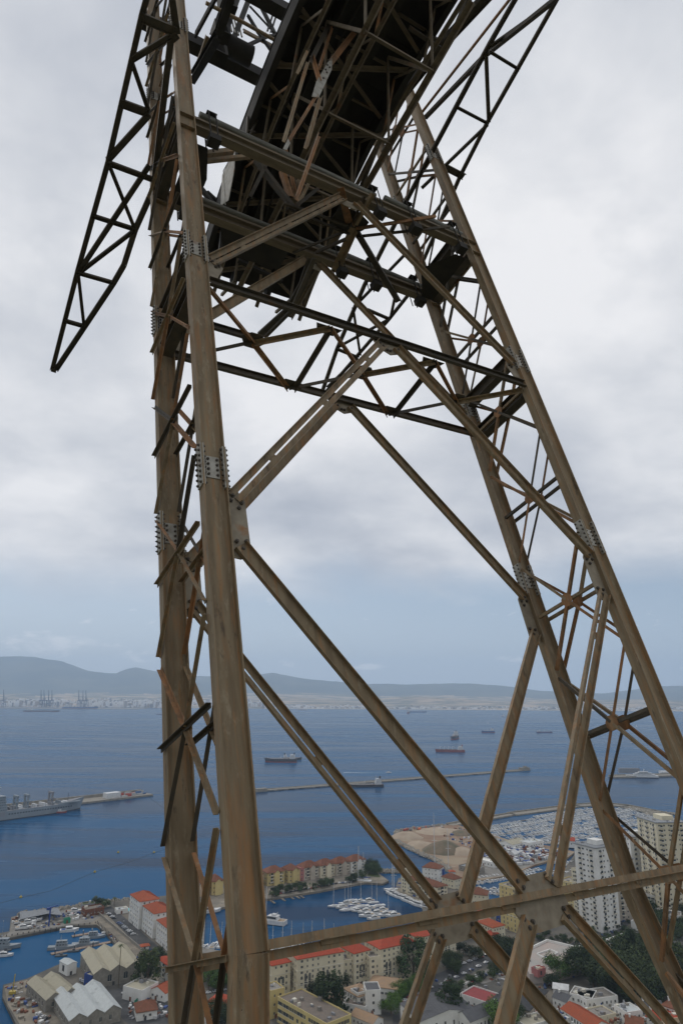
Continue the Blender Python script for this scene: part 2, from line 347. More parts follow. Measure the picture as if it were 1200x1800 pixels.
for y, far in ((YF, False), (YB, True)):
    yb = y - 0.012
    for s in (-1, 1):
        xl = XM + s * (4.4525 - SX / 2)          # inner flange face of the leg
        X = lambda d: xl - s * d
        # gussets at the legs, two storeys
        gusset([(X(0.0), 5.0), (X(0.16), 4.98), (X(0.33), 5.12), (X(0.31), 6.05), (X(0.17), 6.27), (X(0.0), 6.27)], y,
               [(X(0.10), 6.12), (X(0.06), 6.02), (X(0.24), 6.0), (X(0.19), 5.9), (X(0.10), 5.28), (X(0.19), 5.16), (X(0.26), 5.3)])
        gusset([(X(0.0), 11.3), (X(0.2), 11.35), (X(0.36), 11.75), (X(0.2), 12.02), (X(0.0), 12.02)], y, [(X(0.07), 11.9), (X(0.13), 11.85), (X(0.2), 11.72), (X(0.27), 11.77)])
        sty = {(-1, False): ('d', 'c', 'd'), (1, False): ('d', 'd', 'd'), (-1, True): ('c', 'd', 'c'), (1, True): ('c', 'c', 'c')}[(s, far)]
        brace(X(0.12), 6.08, XM + s * 0.18, 10.98, yb - 0.012, sty[0], M_STEEL)
        brace(X(0.14), 5.20, XM + s * 0.28, 0.17, yb - 0.012, sty[1], M_STEEL)
        brace(X(0.10), 11.82, XM + s * 0.2, 16.45, yb - 0.012, sty[2], M_STEEL)
        brace(XM + s * 0.35, -0.22, XM + s * 4.6, -5.2, yb - 0.012, 'd' if (s > 0) != far else 'c', M_STEEL)
    # nodes
    gusset([(XM - 0.43, 0.15), (XM - 0.30, 0.30), (XM + 0.28, 0.33), (XM + 0.45, 0.15), (XM + 0.52, -0.15), (XM + 0.36, -0.36), (XM - 0.34, -0.40), (XM - 0.52, -0.12)], y,
           [(XM - 0.36, 0.26), (XM - 0.28, 0.17), (XM + 0.22, 0.28), (XM + 0.30, 0.18), (XM - 0.42, -0.2), (XM - 0.36, -0.31), (XM - 0.27, -0.25), (XM + 0.38, -0.17), (XM + 0.43, -0.28)])
    gusset([(XM - 0.42, 11.12), (XM - 0.32, 10.86), (XM, 10.72), (XM + 0.32, 10.86), (XM + 0.42, 11.12)], y,
           [(XM - 0.24, 10.98), (XM - 0.17, 10.92), (XM + 0.24, 10.95), (XM + 0.18, 10.9), (XM - 0.07, 10.83), (XM + 0.01, 10.83)])
    gusset([(XM - 0.45, 16.42), (XM - 0.2, 16.16), (XM + 0.2, 16.16), (XM + 0.45, 16.42)], y, [(XM - 0.2, 16.33), (XM + 0.2, 16.33)])
    # horizontals
    mb = MB(); star(mb, P(XA + IN, y, 0.0), P(XC - IN, y, 0.0), (0, -1, 0), 0.10, 0.003)
    part('horizontal_brace', mb, M_STEEL)
    mb = MB()
    if far: channel(mb, P(XA + IN, y - 0.03, 11.15), P(XC - IN, y - 0.03, 11.15), (0, -1, 0), 0.2)
    else: double(mb, P(XA + IN, y - 0.03, 11.15), P(XC - IN, y - 0.03, 11.15), (0, -1, 0), 0.08, 0.02, step=1.0)
    part('horizontal_brace', mb, M_DARK)
    # top cross beam with the slotted pipe on it, hung by U-bolts
    mb = MB(); ibeam(mb, P(XA + IN, y, 16.86), P(XC - IN, y, 16.86), NZ, 0.34, 0.22, 0.026, 0.018)
    part('cross_beam', mb, M_BEAM)
    mb = MB(); mb.tube(P(XA + 0.35, y - 0.02, 17.40), P(9.0, y - 0.02, 17.26), 0.092, 16); part('pipe', mb, M_PIPE)
    mb = MB(); mb.tube(P(9.35, y - 0.02, 17.40), P(12.12, y - 0.02, 17.26), 0.092, 16); part('pipe', mb, M_PIPE)
    mb = MB(); mb.box(XA + IN, y - 0.08, 17.032, XC - IN, y + 0.07, 17.15); part('packing_beam', mb, M_BEAM)
    for x in (4.15, 8.9, 10.1, 11.75):
        mb = MB()
        mb.box(x - 0.14, y - 0.24, 16.20, x + 0.14, y + 0.02, 16.42); mb.box(x - 0.13, y - 0.2, 17.43, x + 0.13, y + 0.16, 17.46)
        for q in (-0.09, 0.09): mb.tube(P(x + q, y - 0.19, 16.35), P(x + q, y - 0.19, 17.45), 0.018, 6); mb.tube(P(x + q, y + 0.15, 16.35), P(x + q, y + 0.15, 17.45), 0.018, 6)
        part('pipe_clamp', mb, M_BLACK)
# extra bar on the far face below the guide end
mb = MB(); channel(mb, P(XA + IN, YB - 0.03, 12.42), P(5.85, YB - 0.03, 12.42), (0, -1, 0), 0.2); part('horizontal_brace', mb, M_DARK)
# the stiffeners where the cross beams land in the legs
for k in LEGS:
    for z in (16.54, 17.06):
        mb = MB(); x, y, _ = legxy(k, z)
        for q in (-1, 1): mb.box(x - 0.178, y + (q * 0.0985 if q < 0 else 0.0075), z - 0.008, x + 0.178, y + (-0.0075 if q < 0 else 0.0985), z + 0.008)
        part('stiffener', mb, M_STEEL)
# side lattice between near and far leg, both flanges, X panels with a strut through each centre
H = 2.784
for s in (-1, 1):
    xleg = XA if s < 0 else XC
    for fl in (-1, 1):
        x = xleg + fl * (SX / 2 + 0.008) if fl == s else xleg + fl * (SX / 2 - 0.032); n = V((fl if fl == s else -fl, 0, 0)); EA = 0.085 if fl == s else 0.10; EB = 0.07 if fl == s else -0.10
        for i in range(-3, 10):
            zc = i * H
            sh = lambda z: 0.115 * max(0, -z)
            ya, yb_ = YF + sh(zc), YB - sh(zc)
            if zc > 28: continue
            for sg in (-1, 1):
                z0, z1 = zc - H / 2 + 0.09, zc + H / 2 - 0.09
                y0, y1 = (YF + sh(z0) + EA, YB - sh(z1) + EB) if sg > 0 else (YB - sh(z0) + EB, YF + sh(z1) + EA)
                c = P(x, (YF + YB) / 2, zc)
                for pa, pb in ((P(x, y0, z0), c), (c, P(x, y1, z1))):
                    mb = MB(); dd = (pb - pa).normalized() * 0.03
                    if pa is c: a_, b_ = pa + dd, pb
                    else: a_, b_ = pa, pb - dd
                    angle_bar(mb, a_ + n * (0.0 if sg > 0 else 0.013), b_ + n * (0.0 if sg > 0 else 0.013), n, 0.066, 0.009, flip=sg * (1 if i % 2 else -1))
                    part('lattice_bar', mb, rnd.choice((M_STEEL, M_RUST, M_RUST, M_DARK)) if zc < 15 else rnd.choice((M_RUST, M_DARK, M_DARK)))
            mb = MB(); angle_bar(mb, P(x + n.x * 0.026, ya + EA - .02, zc), P(x + n.x * 0.026, yb_ + EB, zc), n, 0.070, 0.01, flip=-1)
            part('lattice_strut', mb, M_DARK if i % 2 else M_STEEL)
            mb = MB(); q = 0.15; mb.plate([(x - fl * 0.008, YM - q, zc - 0.05), (x - fl * 0.008, YM - 0.06, zc - q), (x - fl * 0.008, YM + 0.06, zc - q), (x - fl * 0.008, YM + q, zc - 0.05), (x - fl * 0.008, YM + q, zc + 0.05), (x - fl * 0.008, YM + 0.06, zc + q), (x - fl * 0.008, YM - 0.06, zc + q), (x - fl * 0.008, YM - q, zc + 0.05)], NX, 0.012)
            part('lattice_gusset', mb, M_RUST if s > 0 else M_STEEL)
    # dark cross girders between the legs at the loaded levels
    for z in (11.15, 12.3, 16.75, 17.75):
        mb = MB(); ibeam(mb, P(xleg, YF + 0.11, z), P(xleg, YB - 0.11, z), NZ, 0.34, 0.26); part('side_beam', mb, M_DARK)
# plan bracing at z = 11.15 and 16.75
def bar(p0, p1, n=(0, 0, -1), a=0.10, m=None, name='plan_brace', style='a', w=1.0, label=None):
    mb = MB()
    if style == 'a': angle_bar(mb, p0, p1, n, a)
    elif style == 'd': double(mb, p0, p1, n, a, 0.07, step=2.4, b=0.06)
    elif style == 'c': channel(mb, p0, p1, n, a, 0.07)
    elif style == 'i': ibeam(mb, p0, p1, n, a, a * 0.7)
    elif style == 't': mb.tube(p0, p1, a, 8)
    return part(name, mb, m or M_DARK, label=label)
z = 11.07
xs = [3.75, 6.5, 9.35, 12.2]
for i in range(3):
    a, b = xs[i], xs[i + 1]; c = P((a + b) / 2, 9.25, z)
    for p, mm in ((P(a, YF + .03, z), M_RUST), (P(b, YF + .03, z), M_STEEL), (P(a, YB - .03, z), M_DARK), (P(b, YB - .03, z), M_RUST)):
        bar(p, c, a=0.10, m=mm)
    mb = MB(); mb.plate([(c.x - .3, 9.2, z + .02), (c.x - .12, 9.03, z + .02), (c.x + .12, 9.03, z + .02), (c.x + .3, 9.2, z + .02), (c.x + .12, 9.45, z + .02), (c.x - .12, 9.45, z + .02)], NZ, 0.012); part('gusset_plate', mb, M_DARK)
for x in (6.5, 9.35):
    bar(P(x, YF + .03, z - .01), P(x + .1, YB - .03, z - .01), a=0.10)
    for y in (YF + 0.05, YB - 0.05):
        q = 0.22 * (1 if y < 9 else -1); mb = MB(); mb.plate([(x - .32, y, z + .03), (x + .32, y, z + .03), (x + .2, y + q, z + .03), (x - .2, y + q, z + .03)], NZ, 0.012); part('gusset_plate', mb, M_DARK)
z = 16.48
c = P(XM, YM, z)
mb = MB(); hx_, hy_ = 8.45, 8.88; mb.plate([(hx_ + .52 * math.cos(t) * (1.2 if i % 2 else 1), hy_ + .36 * math.sin(t), 16.7) for i, t in enumerate([k * math.pi / 4 + .2 for k in range(8)])], NZ, 0.016); part('gusset_plate', mb, M_BLACK)
HUBM = [([(500, 357), (610, 396)], .11, M_DARK), ([(505, 366), (613, 411)], .09, M_DARK), ([(515, 444), (603, 408)], .09, M_DARK), ([(555, 444), (607, 420)], .12, M_DARK), ([(598, 330), (613, 392)], .20, M_RUST),
    ([(625, 402), (765, 380)], .12, M_RUST), ([(625, 416), (790, 398)], .10, M_DARK), ([(625, 405), (700, 530)], .19, M_DARK), ([(624, 395), (655, 340)], .16, M_STEEL), ([(620, 400), (586, 478)], .20, M_STEEL), ([(615, 400), (640, 345)], .10, M_DARK)]
for x in (XA + 0.45, XC - 0.45):
    q = 0.75 if x > 8 else 0.4
    mb = MB(); sx = 1 if x < 8 else -1
    mb.plate([(x - sx * .25, YF + .2, z), (x + sx * .15, YF + .2, z), (x + sx * q, YM - .1, z), (x + sx * q, YM + .1, z), (x + sx * .15, YB - .2, z), (x - sx * .25, YB - .2, z)], NZ, 0.016)
    part('gusset_plate', mb, M_BLACK)
# rope head: two saddle decks side by side over the top, seen from underneath
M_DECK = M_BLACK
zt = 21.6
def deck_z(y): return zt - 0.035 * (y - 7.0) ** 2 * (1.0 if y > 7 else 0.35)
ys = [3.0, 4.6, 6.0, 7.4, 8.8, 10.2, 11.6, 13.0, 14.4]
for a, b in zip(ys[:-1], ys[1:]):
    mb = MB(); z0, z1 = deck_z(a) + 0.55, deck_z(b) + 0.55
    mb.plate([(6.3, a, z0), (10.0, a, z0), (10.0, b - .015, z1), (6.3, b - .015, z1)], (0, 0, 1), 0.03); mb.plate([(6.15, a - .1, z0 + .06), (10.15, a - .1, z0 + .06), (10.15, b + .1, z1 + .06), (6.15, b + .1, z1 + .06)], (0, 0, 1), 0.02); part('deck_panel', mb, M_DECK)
for x, nm in ((6.25, 'l'), (10.05, 'r'), (7.45, 'm'), (8.75, 'm')):
    mb = MB()
    for a, b in zip(ys[:-1], ys[1:]):
        h = 0.62 if nm != 'm' else 0.4
        mb.sweep([(-0.09, -h / 2), (0.09, -h / 2), (0.09, h / 2), (-0.09, h / 2)], P(x, a, deck_z(a) + .2), P(x, b, deck_z(b) + .2), NX, NZ)
    part('saddle_girder', mb, M_BLACK)
# sheave frames hanging under the deck: lattice of light bars
prev = None
zlow = 18.6
for i, y in enumerate((4.2, 6.3, 8.4, 10.5, 12.6)):
    for x in (7.1, 9.2):
        zb = zlow + 0.1 * i
        bar(P(x, y, deck_z(y)), P(x, y + 1.0, zb), (1, 0, 0), 0.09, M_BEAM, 'hanger')
        bar(P(x, y + 2.1, deck_z(y + 2.1)), P(x, y + 1.0, zb), (1, 0, 0), 0.09, M_BEAM, 'hanger')
    bar(P(7.1, y + 1, zlow), P(9.2, y + 1, zlow), (0, 0, -1), 0.1, M_BEAM, 'hanger')
    bar(P(6.3, y, deck_z(y)), P(10.0, y + 1.6, deck_z(y + 1.6)), (0, 0, -1), 0.12, M_BEAM, 'deck_brace')
    bar(P(10.0, y, deck_z(y)), P(6.3, y + 1.6, deck_z(y + 1.6)), (0, 0, -1), 0.12, M_BEAM, 'deck_brace')
for x in (7.1, 9.2):
    bar(P(x, 3.5, 18.75), P(x, 13.8, 18.3), (0, 0, -1), 0.14, M_BEAM, 'bottom_chord')
for x in (6.55, 8.1, 9.75):
    for i, y in enumerate([3.6 + 1.05 * k for k in range(10)]):
        zt0, zt1 = deck_z(y) + .1, deck_z(y + 1.05) + .1; zb0, zb1 = zt0 - 1.25, zt1 - 1.25
        bar(P(x, y, zt0) if i % 2 else P(x, y, zb0), P(x, y + 1.05, zb1) if i % 2 else P(x, y + 1.05, zt1), (1, 0, 0), 0.085, rnd.choice((M_BEAM, M_STEEL, M_RUST, M_BEAM)), 'girder_web')
        bar(P(x, y, zb0), P(x, y + 1.05, zb1), (0, 0, -1), 0.10, M_BEAM, 'girder_chord')
for y in [4.0 + 1.3 * k for k in range(8)]:
    bar(P(6.3, y, deck_z(y) + .35), P(10.0, y, deck_z(y) + .35), (0, 0, -1), 0.10, M_BEAM, 'deck_joist')
for k in range(3):
    mb = MB(); yy = [3.2 + 1.1 * q for q in range(10)]; xk = 7.0 + k * .35
    for a, b in zip(yy[:-1], yy[1:]): mb.tube(P(xk, a, deck_z(a) - .1 + .05 * math.sin(a * 2)), P(xk, b, deck_z(b) - .1 + .05 * math.sin(b * 2)), .03, 6)
    part('cable_run', mb, M_BLACK)
g1 = un(570, 135, (0, 1, 0), 6.3)
for sgn, q in ((1, g1),):
    mb = MB(); mb.plate([un(x_, y_, (0, 1, 0), 6.3) for x_, y_ in ((506, 244), (510, 252), (504, 264), (497, 262))], (0, 1, 0), 0.014); part('gusset_plate', mb, M_GALV)
    mb = MB(); mb.plate([un(548, 170, (0, 1, 0), 6.3), un(556, 143, (0, 1, 0), 6.3), un(584, 96, (0, 1, 0), 6.3), un(583, 122, (0, 1, 0), 6.3), un(560, 172, (0, 1, 0), 6.3)], (0, 1, 0), 0.014)
    gp = part('gusset_plate', mb, M_GALV, label='pale diamond plate with black bolts')
    for px, py in ((582, 98), (577, 106), (575, 115), (579, 119), (572, 123), (574, 128), (568, 138)): add_bolt(gp, un(px, py, (0, 1, 0), 6.29), (0, -1, 0))
for (x0, y0, x1, y1, w, m) in [(560, 122, 618, -60, .10, M_RUST), (581, 112, 668, 0, .16, M_RUST), (668, 0, 720, -70, .16, M_RUST), (562, 172, 536, 262, .10, M_STEEL), (536, 262, 518, 345, .10, M_STEEL), (555, 170, 506, 250, .09, M_RUST), (540, 90, 522, 130, .10, M_STEEL),
                               (545, 110, 600, 0, .14, M_DARK), (547, 100, 560, 145, .10, M_RUST), (540, 110, 498, 250, .09, M_STEEL), (500, 262, 520, 350, .10, M_RUST), (520, 352, 560, 240, .10, M_RUST)]:
    pl_ = 6.34 if y1 < 265 else 8.75
    bar(un(x0, y0, (0, 1, 0), pl_), un(x1, y1, (0, 1, 0), pl_), (0, -1, 0), w * .8, m, 'hanger')
# transverse head girders over both tracks
for y in (YF, YB + 0.2):
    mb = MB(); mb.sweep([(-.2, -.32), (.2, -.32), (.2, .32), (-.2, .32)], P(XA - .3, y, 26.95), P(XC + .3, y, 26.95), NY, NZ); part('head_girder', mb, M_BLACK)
# measured members of the head, each in its own plane of the frame
def mem(pts, n, c, a=0.12, m=None, name='head_member', style='a', nn=None):
    q = [un(x, y, n, c) for x, y in pts]
    for i in range(len(q) - 1): bar(q[i], q[i + 1], nn or n, a, m, name, style)
for pts_, w_, m_ in HUBM: mem(pts_, (0, 0, 1), 16.7, w_, m_, 'plan_brace', nn=(0, 0, -1))
for pts_, w_, m_ in [([(452, 277), (518, 363)], .15, M_DARK), ([(498, 297), (513, 345)], .15, M_RUST), ([(545, 317), (523, 362)], .10, M_STEEL), ([(470, 285), (440, 345)], .1, M_DARK), ([(560, 330), (520, 362)], .1, M_DARK)]: mem(pts_, (0, 1, 0), 9.3, w_, m_)
mem([(668, 215), (780, 75), (905, -60)], (1, 0, 0), 10.4, 0.26, M_DARK, 'guide_beam', 'i')
mem([(750, 55), (782, 76)], (0, 1, 0), 5.2, 0.18, M_DARK); mem([(720, 45), (775, 82)], (0, 1, 0), 5.2, 0.10, M_DARK)
mem([(790, 65), (822, -10)], (1, 0, 0), 10.4, 0.15, M_DARK)
mem([(735, 203), (900, -10)], (1, 0, 0), 12.66, 0.07, M_RUST)
mem([(745, 205), (850, 95), (975, -5)], (1, 0, 0), 12.75, 0.13, M_DARK)
mem([(632, 330), (682, 205)], (1, 0, 0), 9.9, 0.2, M_DARK, 'head_brace', 'c')
# left access landing and its grating, pulley hoods
mem([(396, 360), (392, 300), (408, 272)], (1, 0, 0), 6.1, 0.02, M_GALV)
mb = MB(); pl = [un(x, y, (1, 0, 0), 6.12) for x, y in ((388, 362), (391, 308), (403, 282), (414, 262), (412, 300), (402, 352))]
mb.plate(pl, NX, 0.02); part('side_cover', mb, M_GALV, label='pale sheet metal cover')
for (x0, y0, x1, y1, w) in [(345, 268, 410, 262, .14), (345, 282, 440, 272, .10)]:
    mem([(x0, y0), (x1, y1)], (0, 1, 0), YF + .6, w, M_STEEL)
for (pts, w) in [([(350, 322), (395, 380), (470, 430)], .14), ([(365, 335), (420, 385)], .1), ([(420, 455), (497, 493)], .12), ([(400, 440), (480, 470)], .10), ([(392, 400), (388, 440)], .1), ([(442, 470), (442, 445)], .06)]:
    mem(pts, (0, 1, 0), 12.6, w, M_BLACK)
mb = MB(); q0 = [un(x, y, (0, 0, 1), 18.2) for x, y in ((386, 392), (392, 440), (488, 470), (505, 440), (470, 400))]
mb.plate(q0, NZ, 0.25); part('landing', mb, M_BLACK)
# hand rails beside the deck
for pts in ([(434, 235), (436, 206), (441, 204), (452, 211), (440, 236)], [(436, 230), (448, 232)], [(494, 92), (496, 55), (500, 52), (508, 56)]):
    q = [un(x, y, (0, 1, 0), 9.6) for x, y in pts]
    mb = MB()
    for i in range(len(q) - 1): mb.tube(q[i], q[i + 1], 0.035, 6)
    part('hand_rail', mb, M_DARK)
# left saddle beam and its curved end, hoist, grating cage
mem([(338, 138), (358, 105), (384, 60), (410, -20)], (1, 0, 0), 4.55, 0.30, M_BLACK, 'saddle_track', 'i', (0, 0, -1)); mem([(346, 108), (352, 92), (362, 62)], (1, 0, 0), 4.5, 0.16, M_STEEL, 'splice_plate')
mem([(342, 60), (385, -20)], (1, 0, 0), 4.1, 0.2, M_BLACK, 'saddle_track', 'c')
for pts, w in [([(372, 62), (400, -10)], .16), ([(398, 55), (425, -20)], .16), ([(412, 65), (437, 0)], .2), ([(392, 30), (398, 60)], .1), ([(437, 25), (455, 55), (480, 90)], .10), ([(430, 80), (470, 62), (508, 58)], .10), ([(440, 10), (488, 62)], .06), ([(458, 5), (492, 72)], .12), ([(483, 15), (470, 55)], .07), ([(489, 17), (476, 57)], .07)]:
    mem(pts, (0, 1, 0), 9.9, w, M_BLACK)
mem([(362, 5), (420, 35), (500, 80)], (0, 1, 0), YF, 0.06, M_STEEL, 'hand_rail', 't')
mem([(428, 52), (495, 88)], (0, 1, 0), YB, 0.25, M_STEEL, 'head_member', 'c')
cg = un(375, 97, (0, 1, 0), 9.6)
for (cx_, cy_, w, h) in ((376, 97, .62, .42), (386, 63, .45, .4), (397, 10, .5, .9)):
    c0 = un(cx_, cy_, (0, 1, 0), 9.7); mb = MB()
    for k in range(6): mb.box(c0.x - w / 2, c0.y - .3, c0.z - h / 2 + k * h / 5 - .012, c0.x + w / 2, c0.y - .28, c0.z - h / 2 + k * h / 5 + .012)
    for sx in (-1, 1): mb.box(c0.x + sx * w / 2 - .05, c0.y - .32, c0.z - h / 2 - .1, c0.x + sx * w / 2 + .05, c0.y + .1, c0.z + h / 2 + .1)
    mb.box(c0.x - w / 2, c0.y - .32, c0.z - h / 2 - .12, c0.x + w / 2, c0.y + .1, c0.z - h / 2 - .05)
    part('grating_cage', mb, M_BLACK)
mb = MB(); c0 = un(418, 88, (0, 1, 0), 9.9)
mb.tube(c0 + V((-.9, 0, 0)), c0 + V((.5, 0, 0)), .36, 14); part('hoist_drum', mb, M_BLACK)
mb = MB(); c0 = un(410, 40, (0, 1, 0), 9.9)
for k in range(5): mb.tube(c0 + V((-.25 + k * .13, 0, -.8)), c0 + V((-.2 + k * .13, .2, 1.2)), .035, 6)
part('hoist_ropes', mb, M_GALV)
# guide frames either side of the tracks: tapering lattice in a shallow plane
def guide_frame(n, c, outer, inner, rungs, diags):
    def U(p): return un(p[0], p[1], n, c)
    for pts, a in ((outer, 0.13), (inner, 0.15)):
        q = [U(p) for p in pts]
        for i in range(len(q) - 1): bar(q[i], q[i + 1], (0, 0, -1), a, M_DARK, 'guide_chord', 'c')
    for p0, p1, a in rungs: bar(U(p0), U(p1), (0, 0, -1), a, M_DARK, 'guide_rung', 'c')
    for p0, p1, a in diags: bar(U(p0), U(p1), (0, 0, -1), a, M_DARK, 'guide_diagonal', 'c')
nL = V((0, 0.14, 1)).normalized(); cL = nL.dot(V((2.2, 10.3, 17.35)))
guide_frame(nL, cL, [(262, -20), (249, 28), (190, 285), (137, 475), (92, 650)], [(300, -20), (312, 60), (300, 70), (270, 330), (238, 402), (218, 465), (200, 496), (98, 650)],
            [((250, 30), (310, 55), .2), ((213, 180), (262, 198), .2), ((190, 285), (268, 314), .14), ((163, 378), (238, 402), .12), ((137, 478), (200, 496), .12), ((113, 562), (148, 572), .13), ((91, 648), (100, 651), .12)],
            [((300, 62), (230, 105), .13), ((232, 108), (262, 195), .1), ((262, 200), (190, 280), .15), ((192, 288), (236, 398), .09), ((262, 290), (138, 478), .13), ((236, 404), (140, 478), .11), ((138, 480), (148, 570), .09)])
nR = V((0, 0.284, 1)).normalized(); cR = nR.dot(V((13.75, 13.9, 20.2)))
guide_frame(nR, cR, [(983, -12), (855, 215), (808, 308), (717, 517), (683, 560), (572, 688)], [(910, -12), (859, 77), (751, 280), (713, 353), (640, 500), (592, 612), (565, 690)],
            [((860, 90), (912, 122), .09), ((803, 188), (856, 216), .09), ((782, 293), (815, 310), .22), ((645, 543), (684, 560), .12), ((591, 612), (630, 628), .12)],
            [((859, 82), (970, 3), .1), ((853, 90), (858, 215), .12), ((856, 218), (740, 330), .1), ((717, 440), (630, 530), .1), ((683, 560), (592, 610), .1), ((620, 540), (633, 625), .1), ((628, 628), (574, 680), .1), ((686, 556), (700, 490), .1)])
# curved end of the middle guide below the far cross beam
mem([(548, 455), (533, 500), (508, 545), (458, 590)], (0, 0, 1), 16.1, 0.24, M_DARK, 'guide_chord', 'c')
mem([(552, 455), (512, 548), (466, 594)], (0, 0, 1), 15.9, 0.10, M_DARK, 'guide_chord', 'c')
# ------------------------------------------------------------------ measured ground spots
def g(px, py, z=0.0):
    d = CAMROT @ V((px - 600, 900 - py, -1200.0)); s = (z - CAM_Z) / d.z
    return V((d.x * s, d.y * s, z))
def at_dist(px, py, dist):
    d = CAMROT @ V((px - 600, 900 - py, -1200.0)); s = dist / d.y
    return V((d.x * s, d.y * s, CAM_Z + d.z * s))
def flat(name, pts, z, m, thick=0.0, parent=None, kind='structure'):
    """polygon sheet (or slab) at height z"""
    P3 = [V((p[0], p[1], z)) for p in pts]
    tris = tessellate_polygon([P3]); mb = MB(); n = len(P3)
    mb.add(P3, [tuple(t) for t in tris])
    o_v = [V((p.x, p.y, z - thick)) for p in P3]
    if thick:
        mb.add(P3 + o_v, [(i, (i + 1) % n, n + (i + 1) % n, n + i) for i in range(n)], 0)
    me = mb.mesh(name, m); bm = bmesh.new(); bm.from_mesh(me)
    bmesh.ops.remove_doubles(bm, verts=bm.verts, dist=0.001); bmesh.ops.recalc_face_normals(bm, faces=bm.faces)
    if sum(f.normal.z * f.calc_area() for f in bm.faces) < 0: bmesh.ops.reverse_faces(bm, faces=bm.faces)
    bm.to_mesh(me); bm.free()
    o = link(name, me, parent)
    if kind: o['kind'] = kind
    return o
# ------------------------------------------------------------------ sea
def sea_material():
    m = D.materials.new('sea_water'); m.use_nodes = True; nt = m.node_tree; N = nt.nodes; Lk = nt.links; b = N['Principled BSDF']
    t = N.new('ShaderNodeTexCoord')
    def nz(sc, st, det, rot=0.0, dist=0.0):
        mp = N.new('ShaderNodeMapping'); mp.inputs['Scale'].default_value = st; mp.inputs['Rotation'].default_value = (0, 0, rot); Lk.new(t.outputs['Object'], mp.inputs[0])
        n = N.new('ShaderNodeTexNoise'); n.inputs['Scale'].default_value = sc; n.inputs['Detail'].default_value = det; n.inputs['Distortion'].default_value = dist * 1.6
        n.inputs['Roughness'].default_value = 0.6; Lk.new(mp.outputs[0], n.inputs[0]); return n.outputs[0]
    big = nz(0.0016, (0.7, 3.2, 1), 5, 0.16, 0.8); mid = nz(0.012, (0.35, 1.6, 1), 5, -0.1, 0.5)
    ad = N.new('ShaderNodeMath'); ad.operation = 'MULTIPLY_ADD'; Lk.new(mid, ad.inputs[0]); ad.inputs[1].default_value = 0.45; Lk.new(big, ad.inputs[2])
    r = N.new('ShaderNodeValToRGB'); e = r.color_ramp.elements; e[0].position = 0.62; e[0].color = (0.003, 0.030, 0.080, 1); e[1].position = 0.84; e[1].color = (0.008, 0.078, 0.185, 1)
    Lk.new(ad.outputs[0], r.inputs[0]); Lk.new(r.outputs[0], b.inputs['Base Color'])
    rr = N.new('ShaderNodeMapRange'); Lk.new(ad.outputs[0], rr.inputs[0]); rr.inputs[1].default_value = 0.55; rr.inputs[2].default_value = 0.92; rr.inputs[3].default_value = 0.16; rr.inputs[4].default_value = 0.34
    Lk.new(rr.outputs[0], b.inputs['Roughness']); b.inputs['IOR'].default_value = 1.33; b.inputs['Specular IOR Level'].default_value = 0.035
    bp = N.new('ShaderNodeBump'); bp.inputs['Strength'].default_value = 0.10; bp.inputs['Distance'].default_value = 0.6
    Lk.new(nz(0.09, (0.6, 1.6, 1), 6, 0.3, 0.6), bp.inputs['Height']); Lk.new(bp.outputs[0], b.inputs['Normal'])
    return m
mb = MB(); mb.add([(-16000, -1500, 0), (16000, -1500, 0), (16000, 15000, 0), (-16000, 15000, 0)], [(0, 1, 2, 3)])
tag(mb.build('sea', sea_material()), kind='structure')

# ------------------------------------------------------------------ far shore and hills across the bay
M_HILL = mat('far_hills', (0.10, 0.13, 0.14), 0.95, 0, (0.15, 0.17, 0.16), 0.0012, (1, 1, 0.5), 0, 7, 0.42, 0.62, spec=0.05); M_PLAIN = mat('dry_plain', (0.15, 0.16, 0.13), 0.95, 0, (0.48, 0.38, 0.28), 0.0018, (1, 2.0, 0.5), 0, 7, 0.44, 0.56, spec=0.05)
M_BEACH = mat('pale_beach', (0.72, 0.66, 0.56), 0.95, spec=0.05)
def interp(pts, x):
    if x <= pts[0][0]: return pts[0][1]
    for (a, b), (c, d) in zip(pts, pts[1:]):
        if x <= c: return b + (d - b) * (x - a) / (c - a)
    return pts[-1][1]
sil = [(-400, 1168), (-200, 1150), (0, 1159), (60, 1157), (105, 1166), (150, 1179), (200, 1186), (216, 1180), (236, 1177), (275, 1184), (310, 1190), (380, 1193), (440, 1189), (475, 1183), (510, 1190), (570, 1199), (640, 1204), (720, 1206), (800, 1202), (860, 1205), (900, 1210), (950, 1217), (1010, 1219), (1060, 1221), (1110, 1215), (1150, 1208), (1200, 1206), (1300, 1199), (1450, 1206), (1700, 1212)]
nx, ny = 220, 60; R0, R1 = 8450.0, 19500.0
vs, fs = [], []
for j in range(ny + 1):
    r = R0 + (R1 - R0) * (j / ny) ** 1.15
    for i in range(nx + 1):
        px = -420 + 1900 * i / nx
        p = at_dist(px, 1210, r); x, y = p.x, p.y
        Hs = max(10.0, CAM_Z + (at_dist(px, interp(sil, px) + 0, 17000).z - CAM_Z))
        nse = mnoise.fractal(V((x * 0.0006, y * 0.0006, 1.3)), 0.9, 2.1, 6)
        f1 = math.exp(-((r - 17000) / 2600) ** 2)
        h1 = Hs * f1 * (1 + 0.10 * nse)
        lowhill = (95 + 80 * mnoise.noise(V((x * 0.0007, 3.7, 0.5)))) * math.exp(-((r - 11800) / 1500) ** 2) * (0.8 + 0.5 * nse)
        plain = 3 + 22 * min(1, (r - R0) / 1500) + 10 * nse * min(1, (r - R0) / 900)
        vs.append((x, y, max(1.2, max(h1, lowhill) + plain) if j else -3.0))
for j in range(ny):
    for i in range(nx):
        a = j * (nx + 1) + i; fs.append((a, a + 1, a + nx + 2, a + nx + 1))
mb = MB(); mb.add(vs, fs, 0, True)
